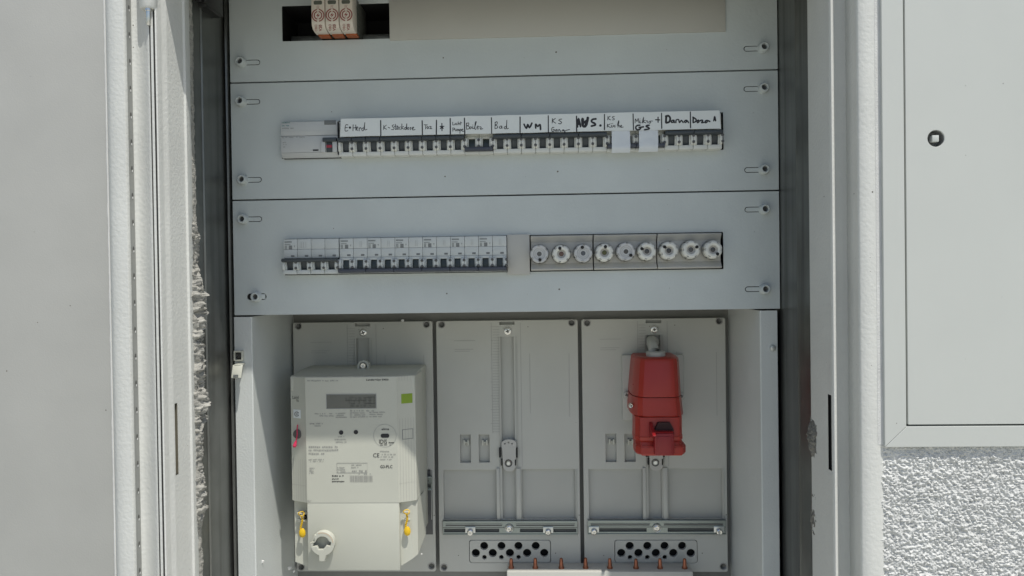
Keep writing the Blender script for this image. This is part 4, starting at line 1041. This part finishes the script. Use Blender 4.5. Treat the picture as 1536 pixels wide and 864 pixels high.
b.micro(463, 668, 506, 673, 1, TQ); b.micro(463, 673, 508, 677.5, 1, TQ); b.micro(463, 678, 487, 683, 1, TQ); b.micro(463, 688, 493, 693.5, 2, TQ, .6); b.micro(464, 701, 472, 711, 4, TQ)
b.micro(570, 675.5, 586, 679, 1, TQ, .7); b.micro(571, 680, 595, 687, 2, TQ, .7); b.micro(570, 688, 587, 690.5, 1, TQ, .6); b.micro(506, 700, 520, 709, 3, TQ, .7); b.micro(527, 696, 549, 703, 2, TQ, .6); b.micro(528, 704, 549, 709, 1, TQ, .8); b.micro(530, 709.5, 555, 712.5, 1, TQ, .7)
ob('small_print', b, mgp, mt); b = MB()
for a in ((505, 694.5, 551, 695), (505, 709, 551, 709.5), (505, 694.5, 505.6, 709.5), (550.6, 694.5, 551, 709.5)): q = mr(*a, TQ); b.sheet(rectloop(*q), -TQ)
ob('circuit_diagram', b, mgp, mt)
b = MB(); xb_ = 525.0
while xb_ < 559:
    wd = random.choice((0.5, 0.6, 1.1, 1.4)); q = mr(xb_, 713.5, xb_+wd, 723, TQ); b.sheet(rectloop(*q), -TQ); xb_ += wd+random.choice((0.4, 0.5, 0.9))
ob('barcode', b, mgp, mt); b = MB()
c = P(577.3, 653.5, TQ); b.ring(c.x, c.z, 0.0150, 0.0154, -TQ, 0, 360, 48)
ob('emblem_ring', b, m_print2, mt); b = MB(); b.micro(459.5, 750, 468, 753.5, 2, TQ, .8); ob('cover_mark', b, mgp, tcov)
# emblem sticker on the left strip, round sealing screw with red wire seal
zc = P(446, 621, TM-.006).z
b = MB(); stripe(on_left, 0.30, 0.82, zc-0.0058, zc+0.0058, 0.0003); stk = ob('sticker', b, m_paper, hood)
b = MB(); pl = on_left(0.56, 0.0006); b.ring(pl[0], zc, 0.0024, 0.0034, pl[1]-0.0012, 20, 340, 20); b.ring(pl[0], zc, 0.0008, 0.0014, pl[1]-0.0012, 0, 360, 12); ob('emblem', b, m_print, stk)
zc = P(446.5, 651, TM-.006).z; pl = on_left(0.53, 0.0)
b = MB(); b.lathe(pl[0], zc, [(0, pl[1]-0.003), (0.0052, pl[1]-0.003), (0.0062, pl[1]-0.0022), (0.0064, pl[1]+0.003)], 24); ob('seal_screw', b, mat('seal_screw_grey', (0.085, 0.085, 0.08), 0.5), mt)
rs_ = thing('red_seal', 'small red wire seal hanging on the left edge of the meter', 'seal', (pl[0], pl[1]-0.004, zc))
b = MB(); b.tube([(pl[0]+0.0003, pl[1]-0.0025, zc+0.013), (pl[0]+0.0001, pl[1]-0.004, zc+0.006), (pl[0]+0.0005, pl[1]-0.0048, zc), (pl[0]-0.0002, pl[1]-0.006, zc-0.006), (pl[0]-0.0016, pl[1]-0.007, zc-0.011)], 0.0008, 8); ob('wire', b, m_pink, rs_)
b = MB(); b.tube([(pl[0]-0.0004, pl[1]-0.0066, zc-0.008), (pl[0]-0.0014, pl[1]-0.0072, zc-0.011), (pl[0]-0.0024, pl[1]-0.0075, zc-0.0145), (pl[0]-0.0028, pl[1]-0.0076, zc-0.0165)], [0.0012, 0.0019, 0.0027, 0.0016], 12); ob('seal_tag', b, m_pink, rs_)
# hanging eye
c = P(545, 549, -0.10)
b = MB(); out = [(c.x+0.0085*math.cos(a), c.z+0.0085*math.sin(a)) for a in [math.pi*i/14 for i in range(15)]]+[(c.x-0.0085, zt_-0.004), (c.x+0.0085, zt_-0.004)]
inn = [(c.x+0.0052*math.cos(a), c.z+0.0052*math.sin(a)) for a in [math.pi*i/14 for i in range(15)]]+[(c.x-0.0052, c.z-0.006), (c.x+0.0052, c.z-0.006)]
b.poly([out, inn], 0.098, 0.108, 0.0008); eye = ob('hanging_eye', b, m_meter, mt)
b = MB(); b.box(c.x-0.006, c.x+0.006, 0.1085, 0.110, c.z-0.007, c.z+0.006); ob('eye_gap', b, m_dark, eye)
b = MB(); b.lathe(c.x, c.z+0.0005, [(0, 0.099), (0.0012, 0.0988), (0.0018, 0.0972), (0.0034, 0.0972), (0.0044, 0.0985), (0.0044, 0.109)], 18); ob('screw', b, m_screw, eye)
# knob on the terminal cover
c = P(484, 815, TM+.008); ky = yf
b = MB()
arc = lambda r, a0, a1, n=22: [(c.x+r*math.cos(math.radians(a0+(a1-a0)*i/n)), c.z+r*math.sin(math.radians(a0+(a1-a0)*i/n))) for i in range(n+1)]
outer = arc(0.0163, -72, 118, 30)+[(c.x-0.0080, c.z+0.0118), (c.x-0.0105, c.z+0.0118), (c.x-0.0105, c.z+0.003)]+arc(0.0163, 176, 252, 12)+[(c.x-0.0048, c.z-0.0235), (c.x+0.0030, c.z-0.0235)]
inner = arc(0.0094, 20, 165, 16)+[(c.x-0.0118, c.z+0.0015), (c.x-0.0128, c.z-0.0035), (c.x-0.0070, c.z-0.0030), (c.x-0.0050, c.z-0.0075), (c.x+0.0010, c.z-0.0075), (c.x+0.0055, c.z-0.0020), (c.x+0.0105, c.z-0.0030), (c.x+0.0118, c.z+0.0015)]
b.poly([outer, inner], ky-0.0105, ky-0.0055, 0.001)
b.lathe(c.x, c.z, [(0.0128, ky-0.0056), (0.0150, ky-0.0056), (0.0156, ky), (0.0128, ky)], 40)
kn = ob('knob', b, m_meter, mt)
b = MB(); b.ring(c.x, c.z, 0.0142, 0.0154, ky-0.0106, 5, 110, 24); ob('knob_arc', b, mat('knob_peach', (0.58, 0.46, 0.33), 0.3), kn)  # flat peach arc on the upper right of the ring
# lead seals
def seal(px, py, lab, tb):
    c = P(px, py, tb)
    t = thing('wire_seal', lab, 'seal', c, 'yellow wire seals on the meter')
    b = MB()
    for s_ in (-1, 1):
        pts = []
        for i in range(26):
            u = i/25; a = u*26+s_*math.pi/2
            pts.append((c.x+0.0009*math.cos(a)+0.0012*math.sin(u*5), c.y+0.0009*math.sin(a), c.z-0.004-u*0.019))
        b.tube(pts, 0.00072, 6)
    lp = [(c.x+0.004*math.cos(a), c.y-0.0008+0.002*math.sin(a*2), c.z-0.0015+0.003*math.sin(a)) for a in [2*math.pi*i/16 for i in range(17)]]
    b.tube(lp, 0.0007, 6)
    ob('wire', b, m_yellow, t)
    b = MB(); z = c.z-0.0215
    b.tube([(c.x+0.0005, c.y, z), (c.x+0.0007, c.y, z-0.003), (c.x+0.0009, c.y-0.0003, z-0.007), (c.x+0.0009, c.y, z-0.0105), (c.x+0.0007, c.y, z-0.0122)], [0.0022, 0.0042, 0.0046, 0.0036, 0.0012], 14)
    for v in b.bm.verts: v.co.y = c.y+(v.co.y-c.y)*0.55
    ob('seal_tag', b, m_yellow, t)
seal(452, 769, 'yellow wire seal hanging at the lower left of the meter', -0.045)
seal(609.5, 766, 'yellow wire seal hanging at the lower right of the meter', -0.042)
for side, px, py in ((-1, 455, 774), (1, 608.5, 772)):
    c = P(px, py, TM-.0160); b = MB()
    for dz in (0.005, -0.005): b.box(c.x-0.007, c.x+0.007, c.y-0.006, c.y+0.004, c.z+dz-0.0011, c.z+dz+0.0011, 0.0006)
    lug = ob('seal_lug', b, m_meter, tcov)
    b = MB(); b.box(c.x-0.0045, c.x+0.0045, c.y-0.0005, c.y+0.002, c.z-0.0039, c.z+0.0039); ob('lug_gap', b, m_dark, tcov)
    b = MB(); b.lathe(c.x, c.z, [(0, c.y-0.003), (0.0014, c.y-0.003), (0.0018, c.y-0.0042), (0.0034, c.y-0.0042), (0.0036, c.y)], 16); ob('terminal_screw', b, m_screw, tcov)

# ------------------------------------------------------------------ red socket
rd = thing('red_socket', 'red industrial power socket with hinged lid on the right board', 'socket', (P(985, 680, -.09).x, 0.14, P(985, 683, -.06).z))
b = MB(); q = RECT(933, 533, 1026.5, 630, -.139); b.box(q[0], q[1], 0.139, 0.1465, q[2], q[3], 0.0012); ob('base_plate', b, m_board, rd)
b = MB(); cx = P(985, 600, -.085).x
def rsec(px0, px1, py, tf, tb=-0.139, ex=0.5):
    p0 = P(px0, py, (tf*0.45+tb*0.55)); p1 = P(px1, py, (tf*0.45+tb*0.55)); z = P(985, py, tf).z
    x0, x1 = p0.x, p1.x; w_ = x1-x0; yf_, yb_ = -tf, -tb; d = yb_-yf_
    k = 0.30 if ex > 0.4 else 0.16
    pts = [(x0+0.001, yb_), (x0, yb_-d*0.45)]
    for u, v in ((0.02, 0.70), (0.10, 0.90), (k*0.62, 0.975), (k, 1.0), (1-k, 1.0), (1-k*0.62, 0.975), (0.90, 0.90), (0.98, 0.70)): pts.append((x0+w_*u, yb_-d*v))
    pts.append((x1, yb_-d*0.45))
    pts.append((x1-0.001, yb_)); return (z, pts)
secs = [rsec(953, 1011, 536, -.075), rsec(950, 1015, 539, -.070), rsec(949, 1016, 545, -.067), rsec(945, 1019, 596, -.062)]
loft(secs[::-1]); up_ = ob('upper_body', b, m_red, rd, angle=24)
b = MB(); secs = [rsec(944.5, 1019.5, 597, -.0665), rsec(944.5, 1020, 600, -.066), rsec(944, 1022.5, 624, -.063), rsec(945, 1022.5, 626, -.064)]
loft(secs[::-1]); ob('middle_band', b, m_red, rd, angle=24)
b = MB(); secs = [rsec(950, 1022, 626.5, -.063, -.105, .36), rsec(950, 1022.3, 655, -.059, -.100, .36), rsec(949.6, 1023.2, 656, -.058, -.100, .36), rsec(949.6, 1023.2, 661, -.058, -.100, .36), rsec(951, 1022, 662.5, -.060, -.100, .36), rsec(950.5, 1023, 668, -.057, -.100, .36)]
loft(secs[::-1]); low = ob('lower_collar', b, m_red, rd, angle=24)
b = MB(); secs = [rsec(952, 1025.5, 668.5, -.055, -.092, .32), rsec(951, 1028, 672, -.053, -.092, .32), rsec(951, 1028, 681, -.052, -.092, .32), rsec(953, 1026, 683.5, -.053, -.092, .32)]
loft(secs[::-1]); ob('rim', b, m_red, rd, angle=24)
q = RECT(982, 634, 1011, 652, -.055)
b = MB(); xm = (q[0]+q[1])/2; hw_ = (q[1]-q[0])/2
arch = [(q[0], q[2]), (q[0]+0.0004, q[2]+(q[3]-q[2])*0.45), (q[0]+hw_*0.35, q[3]-0.0006), (q[0]+hw_*0.5, q[3]), (q[1]-hw_*0.5, q[3]), (q[1]-hw_*0.35, q[3]-0.0006), (q[1]-0.0004, q[2]+(q[3]-q[2])*0.45), (q[1], q[2])]
b.poly([arch], 0.0545, 0.064, 0.0002); ob('lid_opening', b, mat('red_dark_recess', (0.03, 0.006, 0.007), 0.6), low)
q = RECT(981.5, 650, 1011.5, 683, -.048)
b = MB(); b.box(q[0], q[1], 0.0475, 0.062, q[2], q[3], 0.0016); b.box(q[0]+0.003, q[1]-0.003, 0.0465, 0.048, q[2]+0.002, q[3]-0.004, 0.0006)
b.prismx([(0.052, q[3]-0.002), (0.046, q[3]+0.0020), (0.060, q[3]+0.0025), (0.060, q[3]-0.002)], q[0]+0.0005, q[1]-0.0005, 0.0006)
b.prismx([(0.064, q[3]-0.006), (0.050, q[3]-0.006), (0.028, q[3]+0.0005), (0.030, q[3]+0.0015), (0.062, q[3]+0.013)], q[0]-0.005, q[0]-0.0005, 0.0005)
lid = ob('lid', b, m_redlid, rd)
for px, py, tt, mm in ((940, 592, -.134, m_board), (1022, 594, -.134, m_board), (946.5, 608.3, -.085, m_screw)):
    c = P(px, py, tt); pan_screw(c.x, c.z, c.y, 0.0048 if tt < -.1 else 0.0036, rd, 'screw', mm)
c = P(983.5, 532, -.095); b = MB()
b.lathez(c.x, c.y, [(0.0, P(983, 527, -.09).z), (0.011, P(983, 527, -.09).z), (0.0135, P(983, 528.5, -.09).z), (0.0135, P(983, 537, -.09).z), (0, P(983, 538, -.09).z)], 24); ob('gland', b, m_board, rd)
b = MB(); a = P(981, 528, -.095); e = P(978, 512, -.14)
b.tube([(a.x, a.y, a.z-0.006), (a.x, a.y, a.z+0.002), (a.x-0.001, a.y+0.012, a.z+0.010), (e.x+0.001, e.y-0.012, e.z), (e.x, e.y+0.006, e.z+0.001)], 0.0075, 12)
b2 = MB(); c = P(979, 515, TB); b2.lathe(c.x, c.z, [(0, -TB+0.0052), (0.0088, -TB+0.0052), (0.0092, -TB+0.0060)], 24); ob('cable_hole_shadow', b2, m_dark, boards[2])  # dark disc for the hole and the painted shadow loop round the cable
tag(ob('cable', b, m_board), 'short grey cable entering the top of the red socket', 'cable')

# ------------------------------------------------------------------ busbar with copper pins at the bottom
TU = -0.113
bu = thing('terminal_bar', 'white terminal bar with copper pins along the bottom edge', 'terminal bar', (P(900, 864, TU).x, 0.12, P(900, 900, TU).z))
x0, x1 = P(760, 860, TU).x, P(1040, 860, TU).x; zt2 = P(900, 857.2, TU).z
b = MB(); b.box(x0, x1, 0.113, 0.1465, zt2-0.07, zt2, 0.0025); ob('cover', b, m_bar, bu)
for px, yt in ((766.8, 837.5), (803, 837), (842, 837), (878.4, 836.5), (914.8, 837.5), (954, 838), (990, 837.5), (1027, 837.5)):
    c = P(px, 850, -.125); z1_ = P(px, yt, -.125).z
    b = MB(); h = z1_-zt2
    b.lathez(c.x, c.y, [(0, zt2-0.002), (0.0042, zt2-0.002), (0.0042, zt2+0.0018), (0.0036, zt2+0.0022), (0.0030, zt2+0.004), (0.0026, zt2+h*0.75), (0.0022, zt2+h*0.95), (0.0012, z1_), (0, z1_)], 14)
    ob('copper_pin', b, m_copper, bu)

# ------------------------------------------------------------------ clip on the left lining
q = RECT(351, 526, 365, 541, 0.004)
cl = thing('latch_clip', 'small white plastic clip screwed to the left lining edge', 'clip', ((q[0]+q[1])/2, 0, q[2]-0.03))
b = MB(); b.poly([rectloop(*q, 0.0008), rectloop(q[0]+0.0014, q[1]-0.0022, q[2]+0.0014, q[3]-0.0022)], -0.006, 0.004, 0.0005); ob('housing', b, m_meter, cl)
b = MB(); b.box(q[0]+0.001, q[1]-0.001, -0.0016, -0.0012, q[2]+0.001, q[3]-0.001); ob('housing_gap', b, m_darkscrew, cl)
pan_screw((q[0]+q[1])/2-0.0004, (q[2]+q[3])/2, -0.002, 0.0036, cl, 'screw', m_darkscrew)
q2 = RECT(348.8, 547, 364, 567, 0.014); fl = MB(); R_ = Matrix.Rotation(math.radians(28), 3, 'X')
pz = q[2]-0.002
fl.box(q2[0], q2[1], -0.0165, -0.0145, q2[2], q2[3], 0.0006, rot=Matrix.Rotation(math.radians(-20), 3, 'X')); fl.box(q2[0]+0.002, q2[1]-0.002, -0.014, 0.0, q2[3]-0.002, q2[3]+0.0005, 0.0006)
flap = ob('flap', fl, m_meter, cl)
b = MB(); b.box(q2[0]+0.003, q2[1]-0.0035, -0.0200, -0.0190, q2[2]+0.0026, q2[2]+0.0050); ob('flap_slot', b, m_print, flap)

# ------------------------------------------------------------------ neighbouring cabinet
nb_ = thing('neighbouring_cabinet', 'closed pale grey cabinet with mitred frame on the right wall', 'cabinet', (P(1450, 660, TN).x, -T_WALL, P(1450, 671, TN).z))
def fstrip(loop, name='frame_bar'):
    b = MB(); b.poly([loop], -TN, -TN+0.020, 0.0005); return ob(name, b, m_neigh, nb_)
g_ = 0.00012
wfr = xi_-xo; hfr = zi-zo
fstrip([(xo, zo+g_*2), (xi_, zi+g_*2), (xi_, ZT2-wfr), (xo, ZT2)])
fstrip([(xo+g_*2, zo), (XE, zo), (XE-wfr, zi), (xi_+g_*2, zi)])
fstrip([(XE, zo+g_), (XE, ZT2), (XE-wfr, ZT2-wfr), (XE-wfr, zi+g_)])
fstrip([(xo, ZT2+g_), (XE, ZT2+g_), (XE-wfr, ZT2-wfr+g_), (xi_, ZT2-wfr+g_)])
b = MB(); xd0 = xi_+0.0019; zd0 = zi+0.0018
lc = P(1404.5, 207.5, TN)
b.poly([rectloop(xd0, XE-wfr-0.002, zd0, ZT2-wfr-0.002, 0.001, 3), circ(lc.x, lc.z, 0.0083, 36)], -TN+0.0005, -TN+0.014, 0.0004); door = ob('door', b, m_neigh, nb_)
b = MB(); b.box(xi_-0.002, XE-wfr+0.002, -TN+0.0155, -TN+0.018, zi-0.002, ZT2-wfr+0.002); ob('door_gap', b, m_dark, nb_)
b = MB(); y0 = -TN+0.0125
b.lathe(lc.x, lc.z, [(0, y0), (0.0076, y0), (0.0081, y0-0.0006), (0.00822, -TN+0.002)], 30); lk = ob('lock', b, mat('lock_grey', (0.24, 0.245, 0.24), 0.4), nb_)
b = MB(); b.box(lc.x-0.0034, lc.x+0.0032, y0-0.0115, y0, lc.z-0.0032, lc.z+0.0034, 0.0005); ob('square_pin', b, m_neigh, lk)
b = MB(); b.box(lc.x-0.0075, lc.x-0.0046, y0-0.0012, y0, lc.z-0.0010, lc.z+0.0004); b.box(lc.x-0.0072, lc.x-0.0046, y0-0.0012, y0, lc.z-0.0050, lc.z-0.0034); b.box(lc.x-0.0030, lc.x-0.0014, y0-0.0012, y0, lc.z-0.0070, lc.z-0.0044); ob('lock_pins', b, m_dark, lk)

# ------------------------------------------------------------------ plaster crumbs on the lining and boards
def crumb(p, r, lab):
    b = MB(); bm = b.bm
    bmesh.ops.create_icosphere(bm, subdivisions=2, radius=1)
    for v in bm.verts:
        k = r*(0.75+0.6*noise.noise(v.co*1.7+Vector(p)*90)); v.co = Vector((v.co.x*k, v.co.y*k*0.6, v.co.z*k))+Vector(p)
    tag(ob('plaster_crumb', b, m_crumb, angle=20), lab, 'crumb', 'white plaster crumbs in the cabinet')
for px, py, tt, r, lab in ((434, 852, -.105, .0034, 'larger white plaster crumb at the lower left corner of the meter'), (441, 857, -.105, .0020, 'tiny white plaster crumb right beside the larger one under the meter'), (389, 842, -.02, .0022, 'white plaster crumb on the lit left lining near the bottom'), (604, 481, -.144, .0026, 'white plaster crumb above the meter at the board top edge'),
                      (632.5, 831, -.10, .0016, 'white plaster crumb at the lower right corner of the meter')):
    p = P(px, py, tt)
    if 380 < px < 400: p.x = xlf1+0.001
    crumb(tuple(p), r, lab)
